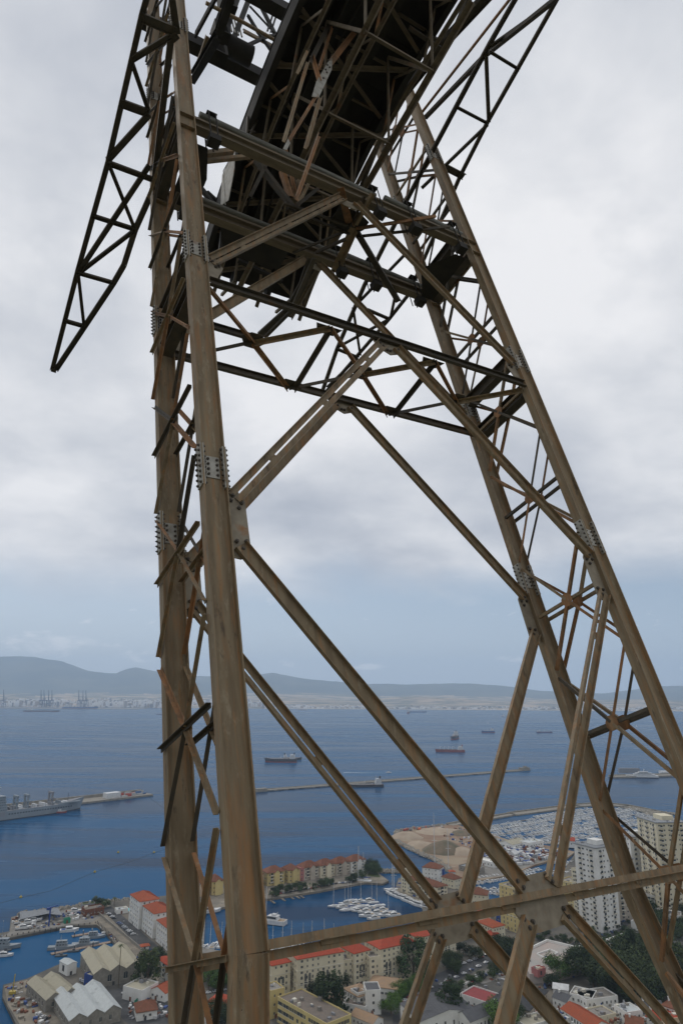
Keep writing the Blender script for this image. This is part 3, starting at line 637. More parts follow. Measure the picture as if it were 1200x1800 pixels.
mb.m = [1 if sum(vs[k][2] for k in f) / 4 < 135 + 60 * mnoise.noise(V((vs[f[0]][0] * .0009, vs[f[0]][1] * .0009, 5))) and math.hypot(vs[f[0]][0], vs[f[0]][1]) < 14500 else 0 for f in fs]
tag(mb.build('hills', [M_HILL, M_PLAIN], fix=False), kind='structure')
pts = [at_dist(px, 1210, 8452) for px in (-420, 1480)] + [at_dist(px, 1210, 8560) for px in (1480, -420)]
mb = MB(); mb.box(-900, 8400, -1, 6300, 8500, 5.0); tag(mb.build('beach', M_BEACH), kind='structure')
# distant towns: thousands of tiny houses nobody could count
M_FARW = mat('far_white_walls', (0.80, 0.78, 0.75), 0.9, spec=0.1); M_FARB = mat('far_tan_walls', (0.42, 0.36, 0.30), 0.9, spec=0.1); M_FARD = mat('far_grey_walls', (0.25, 0.25, 0.26), 0.9, spec=0.1)
mb = MB(); r2 = random.Random(3)
dens = [(-200, .35), (0, .8), (150, 1.0), (300, 1.0), (420, 0.9), (480, .5), (640, .5), (760, .3), (900, .5), (1050, .35), (1200, .45), (1400, .3)]
n = 0
while n < 4600:
    px = r2.uniform(-250, 1450)
    if r2.random() > interp(dens, px): continue
    left = px < 470
    r = 8520 + abs(r2.gauss(0, 1)) * (900 if left else 420)
    p = at_dist(px, 1210, r); h = r2.choice((8, 10, 14, 20)) if not left else r2.choice((12, 18, 30, 42, 60)); w = r2.uniform(9, 30)
    if mnoise.noise(V((p.x * .002, p.y * .002, 0))) < -0.12: continue
    zb = 3 + 22 * min(1, (r - R0) / 1500)
    mb.box(p.x - w, p.y - 6, zb - 12, p.x + w * r2.uniform(.0, .6), p.y + 8, zb + h, r2.choice((0, 0, 0, 1, 2))); n += 1
tag(mb.build('distant_town', [M_FARW, M_FARB, M_FARD], fix=False), kind='stuff')
# container port with tall quay cranes
M_CRANE = mat('blue_crane_steel', (0.02, 0.045, 0.11), 0.7); M_QUAY = mat('old_concrete', (0.30, 0.28, 0.24), 0.9, 0, (0.22, 0.20, 0.17), 0.15, bump=0.2)
pq = [g(-60, 1244.6), g(240, 1245.3)]
mb = MB(); mb.box(pq[0].x, pq[0].y - 120, -2, pq[1].x + 150, pq[0].y + 260, 3.5); tag(mb.build('port_quay', M_QUAY), kind='structure')
craneM = None
lab = ['leftmost tall blue quay crane at the edge of the far container port', 'first of the four blue quay cranes on the far left quay', 'second of the four blue quay cranes on the far left quay', 'third of the four blue quay cranes on the far left quay', 'last of the four blue quay cranes on the far left quay', 'left crane of the farther blue crane trio across the bay', 'middle crane of the farther blue crane trio across the bay', 'right crane of the farther blue crane trio across the bay']
def crane_parts():
    pts = []
    a = MB()
    for x in (-12, 12):
        for y in (-14, 14): a.box(x - 1.6, y - 1.6, 0, x + 1.6, y + 1.6, 62)
    pts.append(('leg_frame', a)); a = MB(); a.box(-3, -30, 60, 3, 40, 65); a.box(-13, -16, 30, 13, -13, 34); a.box(-13, -16, 58, 13, -13, 62); pts.append(('girder', a))
    a = MB(); a.sweep([(-2, -2), (2, -2), (2, 2), (-2, 2)], (0, -16, 64), (0, -34, 150), NX, V((0, 1, 0))); a.sweep([(-1.5, -1.5), (1.5, -1.5), (1.5, 1.5), (-1.5, 1.5)], (0, 0, 64), (0, -12, 108), NX, V((0, 1, 0))); a.sweep([(-.8, -.8), (.8, -.8), (.8, .8), (-.8, .8)], (0, -12, 108), (0, -32, 140), NX, V((0, 1, 0))); pts.append(('boom', a))
    return [(n_, m_.mesh(n_, M_CRANE)) for n_, m_ in pts]
CP = crane_parts()
for i, px in enumerate((3, 69, 75, 82, 88, 136, 143, 149)):
    p = g(px, 1244.5); e = empty('quay_crane', (p.x, p.y + 40, 3.5), rnd.uniform(-.15, .15)); tag(e, lab[i], 'crane', 'quay cranes of the far container port')
    e.scale = (1.15, 1.15, 1.3)
    for n_, me in CP: link(n_, me, e)

# ------------------------------------------------------------------ ships
M_WHITE = mat('white_ship_paint', (0.70, 0.70, 0.685), 0.5, 0, (0.55, 0.545, 0.53), 0.4); M_HBLACK = mat('black_hull', (0.03, 0.035, 0.045), 0.5, 0, (0.06, 0.05, 0.05), 0.2)
M_HRED = mat('red_hull', (0.28, 0.05, 0.04), 0.6, 0, (0.20, 0.06, 0.05), 0.2); M_HBLUE = mat('blue_hull', (0.05, 0.10, 0.25), 0.5); M_NAVY = mat('navy_grey_paint', (0.27, 0.30, 0.32), 0.55, 0, (0.21, 0.24, 0.26), 0.1)
M_DECKR = mat('ship_deck', (0.20, 0.13, 0.10), 0.8, 0, (0.13, 0.12, 0.11), 0.2); M_GLASS = mat('dark_window_glass', (0.03, 0.04, 0.05), 0.2, spec=0.6); M_ORANGE = mat('orange_paint', (0.75, 0.18, 0.04), 0.5)
M_MAST = mat('mast_grey', (0.45, 0.45, 0.44), 0.5)
def hull_mb(L, B, H, sheer=0.25, draft_band=0.28, stern=0.92):
    """bow at +x; two materials: 0 upper, 1 boot topping"""
    mb = MB(); n = 16; rows = []
    for zf in (-0.3, draft_band, 1.0):
        row = []
        for i in range(n + 1):
            t = i / n; x = -L / 2 + L * t
            if t < .12: w = stern + (1 - stern) * (t / .12)
            elif t < .72: w = 1.0
            else: w = max(0.0, 1 - ((t - .72) / .28) ** 1.9)
            if zf < .5 and t > .72: w *= 0.82
            top = H * (1 + sheer * max(0, (t - .7) / .3) ** 2 + .10 * sheer * max(0, (.15 - t) / .15))
            z = top * zf if zf > 0 else H * zf
            xx = x + (L * 0.03 * zf if t > .9 else 0) * (t - .9) * 10
            row.append((xx, w * B / 2, z))
        rows.append(row)
    for k in range(2):
        a, b = rows[k], rows[k + 1]
        for s in (-1, 1):
            vs = [(x, s * w, z) for x, w, z in a] + [(x, s * w, z) for x, w, z in b]
            mb.add(vs, [(i, i + 1, n + 2 + i, n + 1 + i) for i in range(n)], 1 if k == 0 else 0, False)
    top = rows[2]
    vs = [(x, w, z - .02) for x, w, z in top] + [(x, -w, z - .02) for x, w, z in top]
    mb.add(vs, [(i, i + 1, n + 2 + i, n + 1 + i) for i in range(n)], 2)
    a, b = rows[0], rows[2]
    mb.add([(a[0][0], -a[0][1], a[0][2]), (a[0][0], a[0][1], a[0][2]), (b[0][0], b[0][1], b[0][2]), (b[0][0], -b[0][1], b[0][2])], [(0, 1, 2, 3)], 0)
    return mb
def house(root, x0, x1, B, z0, decks, step=2.8, wm_=None, nm='deckhouse'):
    mb = MB(); wb = MB()
    for k in range(decks):
        i = k * .6; b = B / 2 - k * .35
        mb.box(x0 + i * .6, -b, z0 + k * step, x1 - i, b, z0 + (k + 1) * step - .25); mb.box(x0 + i * .6 - .3, -b - .3, z0 + (k + 1) * step - .25, x1 - i + .3, b + .3, z0 + (k + 1) * step)
        m_ = int((x1 - x0 - i * 1.6) / 2.6)
        for q in range(max(1, m_)):
            xx = x0 + i * .6 + 1.0 + q * 2.6
            for s in (-1, 1): wb.box(xx, s * b - .04, z0 + k * step + 1.0, xx + 1.1, s * b + .04, z0 + k * step + 1.9)
        for q in range(max(1, int(2 * b / 2.2))):
            yy = -b + .7 + q * 2.2
            wb.box(x1 - i - .04, yy, z0 + k * step + 1.0, x1 - i + .04, yy + 1.3, z0 + k * step + 2.0)
    o = mb.build(nm, wm_ or M_WHITE, root); tag(wb.build('window', M_GLASS, o), kind='stuff'); return z0 + decks * step
def ship(label, px, py, L, B, H, head, hullm, boot, kind='bulk', group=None, decks=4):
    if 1260 < py < 1350: L *= 1.18; B *= 1.25; H *= 1.35
    p = g(px, py); e = empty('cargo_ship' if kind != 'yacht' else 'motor_yacht', (p.x, p.y, 0), math.radians(head)); tag(e, label, 'ship' if kind != 'yacht' else 'yacht', group)
    hull_mb(L, B, H).build('hull', [hullm, boot, M_DECKR if kind != 'yacht' else M_WHITE], e)
    aft = -L / 2 + L * .06
    zt_ = house(e, aft, aft + L * .17, B * .86, H, decks)
    a = MB(); a.box(aft + 1, -1.6, zt_, aft + 4.2, 1.6, zt_ + 5.5); a.build('funnel', hullm, e)
    a = MB(); a.tube((aft + L * .14, 0, zt_), (aft + L * .14, 0, zt_ + 8), .35, 6); a.box(aft + L * .14 - .2, -2.4, zt_ + 5.4, aft + L * .14 + .2, 2.4, zt_ + 5.8); a.build('mast', M_MAST, e)
    if kind == 'bulk':
        for k in range(4):
            x = -L / 2 + L * (.30 + .145 * k); a = MB(); a.box(x, -B * .3, H, x + L * .10, B * .3, H + 1.7); a.build('hatch_cover', M_DECKR, e)
            a = MB(); xx = x + L * .122; a.tube((xx, 0, H), (xx, 0, H + 11), .8, 8); a.tube((xx, 0, H + 10.5), (xx - L * .09, B * .15, H + 8), .4, 6); a.build('deck_crane', M_WHITE, e)
    elif kind == 'tanker':
        a = MB(); a.box(-L / 2 + L * .27, -.7, H, L * .40, .7, H + 1.2)
        for k in range(5): a.box(-L * .2 + k * L * .13, -B * .4, H + .1, -L * .2 + k * L * .13 + .6, B * .4, H + .9)
        a.build('deck_pipes', M_MAST, e); a = MB(); a.tube((L * .42, 0, H), (L * .42, 0, H + 10), .35, 6); a.build('foremast', M_MAST, e)
        a = MB(); a.tube((0, 0, H), (0, 0, H + 8), .5, 6); a.tube((0, 0, H + 7), (L * .06, 3, H + 4), .3, 6); a.build('hose_crane', M_MAST, e)
    return e
ship('black tanker at anchor with white deckhouse, left of the big diagonal brace', 494, 1340, 78, 15, 7.5, 180, M_HBLACK, M_HRED, 'tanker', decks=4)
ship('small dark bunkering vessel lying alongside the black tanker', 513, 1336, 48, 10, 5, 8, M_HBLACK, M_HBLACK, 'tanker', decks=3)
ship('dark cargo ship seen end on, just above the red cargo ship', 798, 1299, 110, 19, 9, 252, M_HBLACK, M_HRED, 'bulk', decks=6)
ship('dark red cargo ship with white deck cranes, anchored mid bay', 791, 1322, 84, 14, 6, 176, M_HRED, M_HRED, 'bulk', decks=4)
ship('blue hulled ship with white deckhouse near the right diagonal brace', 857, 1288, 62, 14, 7, 200, M_HBLUE, M_HRED, 'tanker', decks=4)
ship('low blue and grey tanker farther right with its deckhouse to the left', 956, 1288, 70, 12, 4, 4, M_HBLUE, M_HRED, 'tanker', decks=2)
ship('distant pale ship seen end on near the far beach', 717, 1254, 130, 24, 12, 262, M_HRED, M_HRED, 'bulk', decks=6)
ship('distant blue ship broadside near the far beach', 733, 1252, 190, 26, 8, 4, M_HBLUE, M_HBLUE, 'tanker', decks=4)
ship('long dark ship lying off the container port at far left', 73, 1251, 330, 34, 11, 180 + 180, M_HBLACK, M_HRED, 'tanker', decks=5)
ship('container ship berthed under the farther crane trio', 141, 1246, 380, 40, 20, 0, M_HBLUE, M_HRED, 'bulk', decks=8)
ship('small dark ship seen just left of the far left leg', 281, 1256, 70, 13, 6, 175, M_HBLUE, M_HRED, 'tanker', decks=3)
ship('white ferry near the far beach behind the left diagonal brace', 511, 1246, 190, 24, 12, 0, M_WHITE, M_WHITE, 'tanker', decks=5)
ship('small red and white ship right of the white ferry', 531, 1248, 110, 16, 8, 0, M_WHITE, M_HRED, 'tanker', decks=3)
ship('small white vessel far out behind the steep right brace', 883, 1259, 60, 12, 6, 100, M_WHITE, M_HRED, 'tanker', decks=4)
M_WAKE = mat('white_foam', (0.45, 0.55, 0.62), 0.6)
def motorboat(label, px, py, L, head, group=None, hullm=None, wake=0):
    p = g(px, py); e = empty('motor_boat', (p.x, p.y, 0), math.radians(head)); tag(e, label, 'boat', group)
    hull_mb(L, L * .3, L * .12).build('hull', [hullm or M_WHITE, hullm or M_WHITE, M_WHITE], e); house(e, -L * .25, L * .12, L * .2, L * .12, 1, L * .13)
    if wake:
        w = MB(); w.add([(-L * .4, -.9, .03), (-L * .4, .9, .03), (-L * .4 - wake, 3.2, .03), (-L * .4 - wake, -3.2, .03)], [(0, 1, 2, 3)]); tag(w.build('wake', M_WAKE, e), kind='stuff')
motorboat('tiny speedboat with a long white wake beyond the detached mole', 683, 1358.5, 14, 0, wake=110)
motorboat('white motorboat heading left beyond the large yacht', 1110, 1306, 16, 180, wake=70)
motorboat('white motorboat with a wake closer to the large yacht', 1147, 1315.5, 16, 0, wake=70)
def sailing(label, px, py, L, head=20):
    p = g(px, py); e = empty('sailing_boat', (p.x, p.y, 0), math.radians(head)); tag(e, label, 'boat', 'sailing boats far out on the bay')
    hull_mb(L, L * .28, L * .1).build('hull', [M_WHITE] * 3, e); a = MB(); a.tube((0, 0, 0), (0, 0, L * 1.2), .12, 6); a.build('mast', M_MAST, e)
    a = MB(); a.add([(-.2, 0, L * .2), (-L * .4, .3, L * .2), (-.2, 0, L * 1.15), (-L * .22, .4, L * .5)], [(0, 1, 3), (0, 3, 2)]); a.build('sail', M_WHITE, e)
sailing('small sailing boat under white sail beside the right lattice panel', 1118, 1278, 16); sailing('tiny sailing boat far out between the two right legs', 857, 1272, 14, 60); sailing('tiny sailing boat near the far shore, right of centre', 867, 1257, 18, 100)
# large white motor yacht at the north mole
q = g(1128, 1367); e = empty('motor_yacht', (q.x, q.y, 0), math.radians(172)); tag(e, 'large white motor yacht moored at the low mole on the right', 'yacht')
hull_mb(74, 13, 5.5, .3).build('hull', [M_WHITE, M_HBLACK, M_WHITE], e); house(e, -30, 20, 11, 5.5, 1, 3.0); a = MB(); a.box(-22, -4.8, 8.4, 14, 4.8, 11.2); a.box(-23, -5, 11.2, 16, 5, 11.5); a.box(-14, -4, 11.5, 8, 4, 14.0); a.box(-15, -4.2, 14.0, 9, 4.2, 14.3); a.build('upper_deck', M_WHITE, e)
a = MB(); a.box(-21, -4.86, 9.3, 12, 4.86, 10.3); a.box(-13, -4.06, 12.3, 7, 4.06, 13.2); a.build('window_band', M_GLASS, e); a = MB(); a.tube((-4, 0, 14), (-6, 0, 21), .6, 6); a.box(-6, -3, 18, -5, 3, 18.5); a.build('mast', M_WHITE, e)
# moles
M_STONE = mat('pale_stone_mole', (0.30, 0.27, 0.22), 0.9, 0, (0.20, 0.18, 0.15), 0.2, bump=0.3, col3=(0.12, 0.11, 0.10), scale3=.5)
def mole(name, label, a, b, w, h, wall=0.0, kind=True):
    a, b = V(a), V(b); d = (b - a).normalized(); n = V((-d.y, d.x, 0)); mb = MB()
    c = (a + b) / 2; c.z = h / 2 - 1; mb.obox(c, d * (b - a).length / 2, n * w / 2, V((0, 0, h / 2 + 1)))
    e = empty(name, (0, 0, 0)); tag(e, label, 'mole'); mb.build('quay_wall', M_STONE, e)
    if wall:
        mb = MB(); c2 = c + n * (w / 2 - 1.5); c2.z = h + wall / 2; mb.obox(c2, d * (b - a).length / 2, n * 1.5, V((0, 0, wall / 2))); mb.build('parapet', M_STONE, e)
    return e, d, n
e, d, n = mole('detached_mole', 'long low stone mole lying free in the middle of the harbour', g(448, 1392), g(928, 1354), 16, 2.6, 1.2)
aa, bb_ = g(448, 1392), g(928, 1354); Lm = (bb_ - aa).length
mb = MB(); c = bb_ - d * 16; c.z = 5; mb.obox(c, d * 14, n * 7, V((0, 0, 3))); c = bb_ - d * 12; c.z = 9; mb.obox(c, d * 4, n * 4, V((0, 0, 2))); mb.build('end_fort', M_STONE, e)
mb = MB(); c = aa + d * 14; c.z = 4; mb.obox(c, d * 12, n * 6, V((0, 0, 2))); mb.build('end_fort', M_STONE, e)
for k in range(16):
    t = (0.04, .07, .1, .13, .18, .22, .3, .34, .52, .55, .58, .60, .65, .75, .82, .88)[k]; c = aa + d * Lm * t - n * 10; mb = MB(); mb.obox(V((0, 0, .5)), d * 5, n * 2.2, V((0, 0, 1.3)))
    o = mb.build('fender_float', M_HBLACK); o.location = c; tag(o, 'black rubber fender float lying along the detached mole', 'fender', 'black fender floats along the detached mole')
ship('dark tanker with white aft deckhouse moored along the detached mole', 641, 1383, 82, 14, 5, 8 + 180, M_HBLACK, M_HBLACK, 'tanker', decks=4)
mole('north_mole', 'low white mole behind the large yacht at the right edge', g(1075, 1367), g(1260, 1362), 30, 3.5, 2)
mb = MB(); c = g(1180, 1362); mb.obox(c + V((0, 0, 6)), V((30, 0, 0)), V((0, 8, 0)), V((0, 0, 3))); o = mb.build('storage_shed', M_WHITE); tag(o, 'long white shed on the mole behind the large yacht', 'shed')
mb = MB(); c = g(1105, 1361); mb.obox(c + V((0, 0, 9)), V((26, 0, 0)), V((0, 6, 0)), V((0, 0, 6))); o = mb.build('moored_barge', M_FARD); tag(o, 'grey service barge moored behind the bow of the large yacht', 'barge')
e, d, n = mole('south_mole', 'wide stone mole on the left with cargo stacked on it', g(-120, 1441), g(258, 1397), 46, 3.2, 5)
aa, bb_ = g(-120, 1441), g(258, 1397)
M_CR = mat('container_red', (0.42, 0.08, 0.05), 0.7, rand=.2); M_CB = mat('container_blue', (0.08, 0.14, 0.28), 0.7, rand=.2); M_CG = mat('container_grey', (0.4, 0.4, 0.38), 0.7, rand=.2)
def put_box(name, label, cat, c, hx, hy, hz, m, group=None, extra=True):
    mb = MB(); mb.obox(V((0, 0, hz)), d * hx, n * hy, V((0, 0, hz)))
    if extra:
        mb.obox(V((0, 0, 2 * hz + .06)), d * (hx - .15), n * (hy - .15), V((0, 0, .06)))
    for k in range(int(hx * 2 / 1.2)):
        mb.obox(V((0, 0, hz)) + d * (-hx + .6 + k * 1.2), d * .12, n * (hy + .05), V((0, 0, hz - .1)))
    o = mb.build(name, m); o.location = c; tag(o, label, cat, group); return o
for k in range(22):
    t = .815 + .0075 * k; c = aa + d * (bb_ - aa).length * t + n * rnd.uniform(-14, 12); c.z = 3.2
    i = rnd.randrange(3); put_box('shipping_container', ['red shipping container standing among the stacks on the south mole', 'dark blue shipping container standing among the stacks on the south mole', 'grey shipping container standing among the stacks on the south mole'][i], 'container', c, 6, 1.3, 1.3 * rnd.choice((1, 2)), (M_CR, M_CB, M_CG)[i], 'shipping containers on the south mole')
c = aa + d * (bb_ - aa).length * .795 - n * 6; c.z = 3.2; put_box('white_warehouse', 'stacked white cargo boxes on the south mole, left of the containers', 'warehouse', c, 14, 8, 4.5, M_WHITE)
# grey naval tanker at the south mole
bow, st = g(140, 1422), g(0, 1441); dv = (bow - st).normalized(); L = 205
e = empty('naval_ship', bow - dv * (L / 2 - 1), math.atan2(dv.y, dv.x)); e.scale = (1, 1.05, 1.15); tag(e, 'big grey naval supply ship with its bow to the right, at the left edge', 'ship')
hull_mb(L, 27, 12, .45, .10).build('hull', [M_NAVY, M_HBLACK, M_FARD], e)
mb = MB(); 
for k in range(24): mb.box(-30 + k * 4.6, -13.7, 6.9, -27.6 + k * 4.6, -13.45, 8.6)
tag(mb.build('gun_port', M_GLASS, e), kind='stuff')
house(e, -100, -32, 24, 12, 3, 3.2, M_NAVY); house(e, -60, -34, 20, 21.6, 3, 3.2, M_NAVY, 'bridge')
mb = MB(); mb.tube((-44, 0, 31), (-44, 0, 47), 1.2, 8, .5); mb.box(-47, -3, 38, -41, 3, 39); mb.box(-46, -5, 42, -42, 5, 42.6); mb.box(-46, -1.5, 34, -42, 1.5, 37); mb.build('mast', M_NAVY, e)
for x in (-14, 4, 46):
    mb = MB()
    for s in (-1, 1): mb.box(x - 1.6, s * 5 - 1, 12, x + 1.6, s * 5 + 1, 29)
    mb.box(x - 1.8, -7, 27, x + 1.8, 7, 29.5); mb.box(x - 4, -9, 20, x + 4, -6, 21.5); mb.build('replenishment_mast', M_NAVY if x < 40 else M_FARD, e)
for k in range(22):
    if k % 3 == 2: continue
    mb = MB(); x = -26 + k * 4.6; hh = rnd.uniform(1.5, 5); mb.box(x, -9 + rnd.uniform(-2, 2), 12, x + rnd.uniform(2, 4), 6 + rnd.uniform(-3, 3), 12 + hh); mb.build('deck_house', rnd.choice((M_NAVY, M_WHITE, M_FARD)), e)
mb = MB(); mb.box(56, -11, 12, 96, 11, 13.6); mb.build('forecastle', M_NAVY, e)
mb = MB(); mb.tube((78, 0, 13), (78, 0, 25), .4, 6); mb.build('foremast', M_HBLACK, e)
mb = MB(); mb.box(-58, -14.6, 7.5, -48, -13.3, 9.8); mb.build('lifeboat', M_ORANGE, e); mb = MB(); mb.box(-60, -13.62, 5.6, -36, -13.4, 11); mb.build('side_recess', M_FARD, e)
p = g(104, 1429); tg = motorboat('red harbour tug beside the grey naval ship', 104, 1429, 24, 8, hullm=M_HRED)
mb = MB()
# floating barrier with yellow buoys
M_BUOY = mat('yellow_buoy', (0.45, 0.34, 0.06), 0.5); M_ROPE = mat('dark_boom_rope', (0.10, 0.11, 0.10), 0.8)
bl = [g(x, y) for x, y in ((-30, 1596), (0, 1588), (36, 1578), (90, 1566), (167, 1533), (228, 1515), (271, 1499), (300, 1490), (330, 1475), (300, 1430), (270, 1407), (259, 1401))]
mb = MB()
for a, b in zip(bl, bl[1:]): mb.tube(a + V((0, 0, .1)), b + V((0, 0, .1)), .16, 5)
tag(mb.build('floating_boom', M_ROPE), 'thin dark floating boom running diagonally across the blue water', 'boom')
for i, (x, y) in enumerate(((37, 1578), (167, 1533.5), (208, 1499), (271, 1499), (304, 1488))):
    p = g(x, y); mb = MB(); mb.tube((0, 0, -.5), (0, 0, 1.1), 1.3, 12); mb.tube((0, 0, 1.1), (0, 0, 2.4), .9, 10, .2); o = mb.build('mooring_buoy', M_BUOY); o.location = p
    tag(o, ['yellow buoy on the boom nearest the left edge', 'yellow buoy in the middle of the boom line', 'yellow buoy floating alone above the boom line', 'yellow buoy on the boom just left of the leg', 'yellow buoy on the boom behind the far left leg'][i], 'buoy', 'yellow buoys')
# ------------------------------------------------------------------ land
M_GROUND = mat('town_ground', (0.10, 0.095, 0.085), 0.95, 0, (0.18, 0.16, 0.13), 0.03, (1, 1, 1), 0.2, 7, 0.4, 0.62, spec=0.1)
M_ASPH = mat('grey_asphalt', (0.05, 0.05, 0.052), 0.9, 0, (0.10, 0.10, 0.10), 0.08, spec=0.15)
M_PAVE = mat('pale_paving', (0.26, 0.245, 0.22), 0.9, 0, (0.18, 0.165, 0.145), 0.12, spec=0.1, col3=(0.17, 0.16, 0.14), scale3=.05)
M_PROM = mat('sandy_promenade', (0.30, 0.26, 0.20), 0.9, 0, (0.15, 0.135, 0.115), 0.06, (1, 1, 1), 0, 8, spec=0.1, col3=(0.10, 0.095, 0.09), scale3=.25)
M_SAND = mat('bare_sand', (0.33, 0.265, 0.19), 0.95, 0, (0.25, 0.165, 0.115), 0.018, (1, 1, 1), 0.4, 7, 0.42, 0.6, col3=(0.40, 0.34, 0.26), scale3=.05, dist=.5, spec=.05)
M_LINE = mat('white_road_paint', (0.7, 0.7, 0.68), 0.8)
M_GRASS = mat('short_grass', (0.05, 0.085, 0.025), 0.95, 0, (0.09, 0.10, 0.04), 0.2, spec=0.1)
M_ROCK = mat('pale_rock', (0.33, 0.30, 0.25), 0.95, 0, (0.2, 0.18, 0.15), 0.5, rand=.2)
M_WOOD = mat('pontoon_planks', (0.34, 0.25, 0.19), 0.85, 0, (0.26, 0.20, 0.16), 0.6)
M_STEELD = mat('pile_steel', (0.05, 0.05, 0.05), 0.7)
def G(pts, z=2.0): return [g(x, y, z) for x, y in pts]
coast = [(-160, 1662), (0, 1640), (17, 1637), (20, 1612), (35, 1608), (107, 1600), (170, 1587), (227, 1582), (293, 1574), (352, 1566), (357, 1601), (352, 1668), (430, 1680), (480, 1688), (560, 1676), (590, 1664), (640, 1655), (690, 1650), (720, 1634), (742, 1612), (742, 1590), (692, 1566), (700, 1543), (745, 1545), (800, 1560), (830, 1582), (900, 1588), (960, 1590), (975, 1560), (990, 1530), (1010, 1500), (1060, 1496), (1100, 1488), (1300, 1490), (1500, 1500)]
inner = [(30, 1803), (5, 1752), (6, 1731), (48, 1720), (110, 1692), (139, 1701), (160, 1687), (213, 1672), (187, 1640), (171, 1626), (125, 1627), (80, 1636), (0, 1652), (-160, 1676)]
outer_pts = G(coast) + [V((900, 470, 2)), V((-420, 470, 2))] + G([(-160, 1840)]) + G(inner)
flat('ground', outer_pts, 2.0, M_GROUND, 4.0)
flat('villa_quay', G([(352, 1566), (430, 1556), (645, 1524), (662, 1532), (672, 1540), (683, 1548), (672, 1553), (640, 1551), (560, 1566), (470, 1580), (357, 1601)]), 2.0, M_PROM, 4.0)
flat('reclaimed_land', G([(697, 1463), (725, 1457), (800, 1449), (850, 1463), (900, 1478), (960, 1486), (1010, 1497), (990, 1512), (960, 1514), (940, 1520), (900, 1537), (850, 1546), (820, 1549), (790, 1532), (768, 1513), (730, 1497), (700, 1482)]), 2.0, M_SAND, 4.0)
flat('boatyard_paving', G([(836, 1462), (900, 1480), (1004, 1500), (985, 1511), (958, 1513), (935, 1521), (880, 1540), (835, 1545), (815, 1535), (820, 1515), (842, 1495), (850, 1480)], 2.01), 2.012, M_PAVE)
# paved sheets over the ground: (name, px outline, material)
Z = 2.006
for k, (nm, pts, m) in enumerate([
        ('promenade', [(172, 1588), (185, 1585), (300, 1683), (300, 1740), (270, 1720), (235, 1690), (189, 1640), (170, 1624), (140, 1622), (120, 1612)], M_PROM),
        ('pier_paving', [(18, 1638), (22, 1613), (107, 1601), (168, 1590), (178, 1612), (160, 1622), (125, 1625), (78, 1634), (0, 1649)], M_PAVE),
        ('car_park', [(180, 1598), (195, 1592), (300, 1682), (300, 1710), (262, 1680), (225, 1645)], M_ASPH),
        ('quay_apron', [(8, 1733), (48, 1722), (70, 1745), (110, 1800), (35, 1800), (14, 1765)], M_PROM),
        ('road', [(180, 1745), (260, 1725), (300, 1740), (310, 1800), (225, 1800), (200, 1775)], M_ASPH),
        ('road', [(690, 1740), (760, 1715), (820, 1690), (860, 1672), (880, 1680), (850, 1700), (780, 1735), (710, 1775), (700, 1800), (690, 1800)], M_ASPH),
        ('parking_lane', [(770, 1742), (860, 1702), (915, 1690), (905, 1712), (830, 1735), (790, 1755)], M_PAVE),
        ('road', [(1000, 1660), (1060, 1630), (1100, 1600), (1120, 1606), (1100, 1630), (1040, 1668)], M_ASPH),
        ('garden_path', [(1035, 1620), (1060, 1602), (1100, 1596), (1098, 1602), (1062, 1612), (1045, 1626)], M_PAVE),
        ('marina_walk', [(357, 1602), (362, 1602), (358, 1666), (430, 1678), (480, 1686), (480, 1694), (352, 1674)], M_PAVE),
        ('island_quay', [(694, 1566), (700, 1546), (760, 1560), (770, 1590), (742, 1592)], M_PROM),
        ('courtyard', [(525, 1752), (560, 1740), (600, 1735), (604, 1765), (560, 1775)], M_SAND)]):
    zz = 2.006 + 0.004 * k; flat(nm, G(pts, zz), zz, m)
flat('lawn', G([(662, 1532), (650, 1529), (645, 1540), (668, 1542)], 2.06), 2.06, M_GRASS)
# hillside falling from the pylon to the town
def hill_z(y): return interp([(-200, 262), (-100, 225), (-20, 196), (9, 186), (50, 158), (150, 104), (230, 68), (300, 42), (360, 22), (400, 11), (440, 4), (472, 1.9)], y)
M_SCRUB = mat('rocky_scrub', (0.07, 0.085, 0.035), 0.95, 0, (0.26, 0.24, 0.20), 0.05, bump=.5, dist=.5)
vs, fs = [], []
for j in range(46):
    y = -190 + 662 * j / 45
    for i in range(41):
        x = -800 + 40 * i; nn = mnoise.fractal(V((x * .02, y * .02, 0)), 1, 2, 5) * 5 * min(1, max(0, (450 - y) / 80)) * (0.15 if abs(x) < 60 and y < 60 else 1)
        vs.append((x, y, hill_z(y) + nn - (0.0 if y < 470 else .2)))
for j in range(45):
    for i in range(40):
        a = j * 41 + i; fs.append((a, a + 1, a + 42, a + 41))
mb = MB(); mb.add(vs, fs, 0, True); tag(mb.build('hillside', M_SCRUB, fix=False), kind='structure')
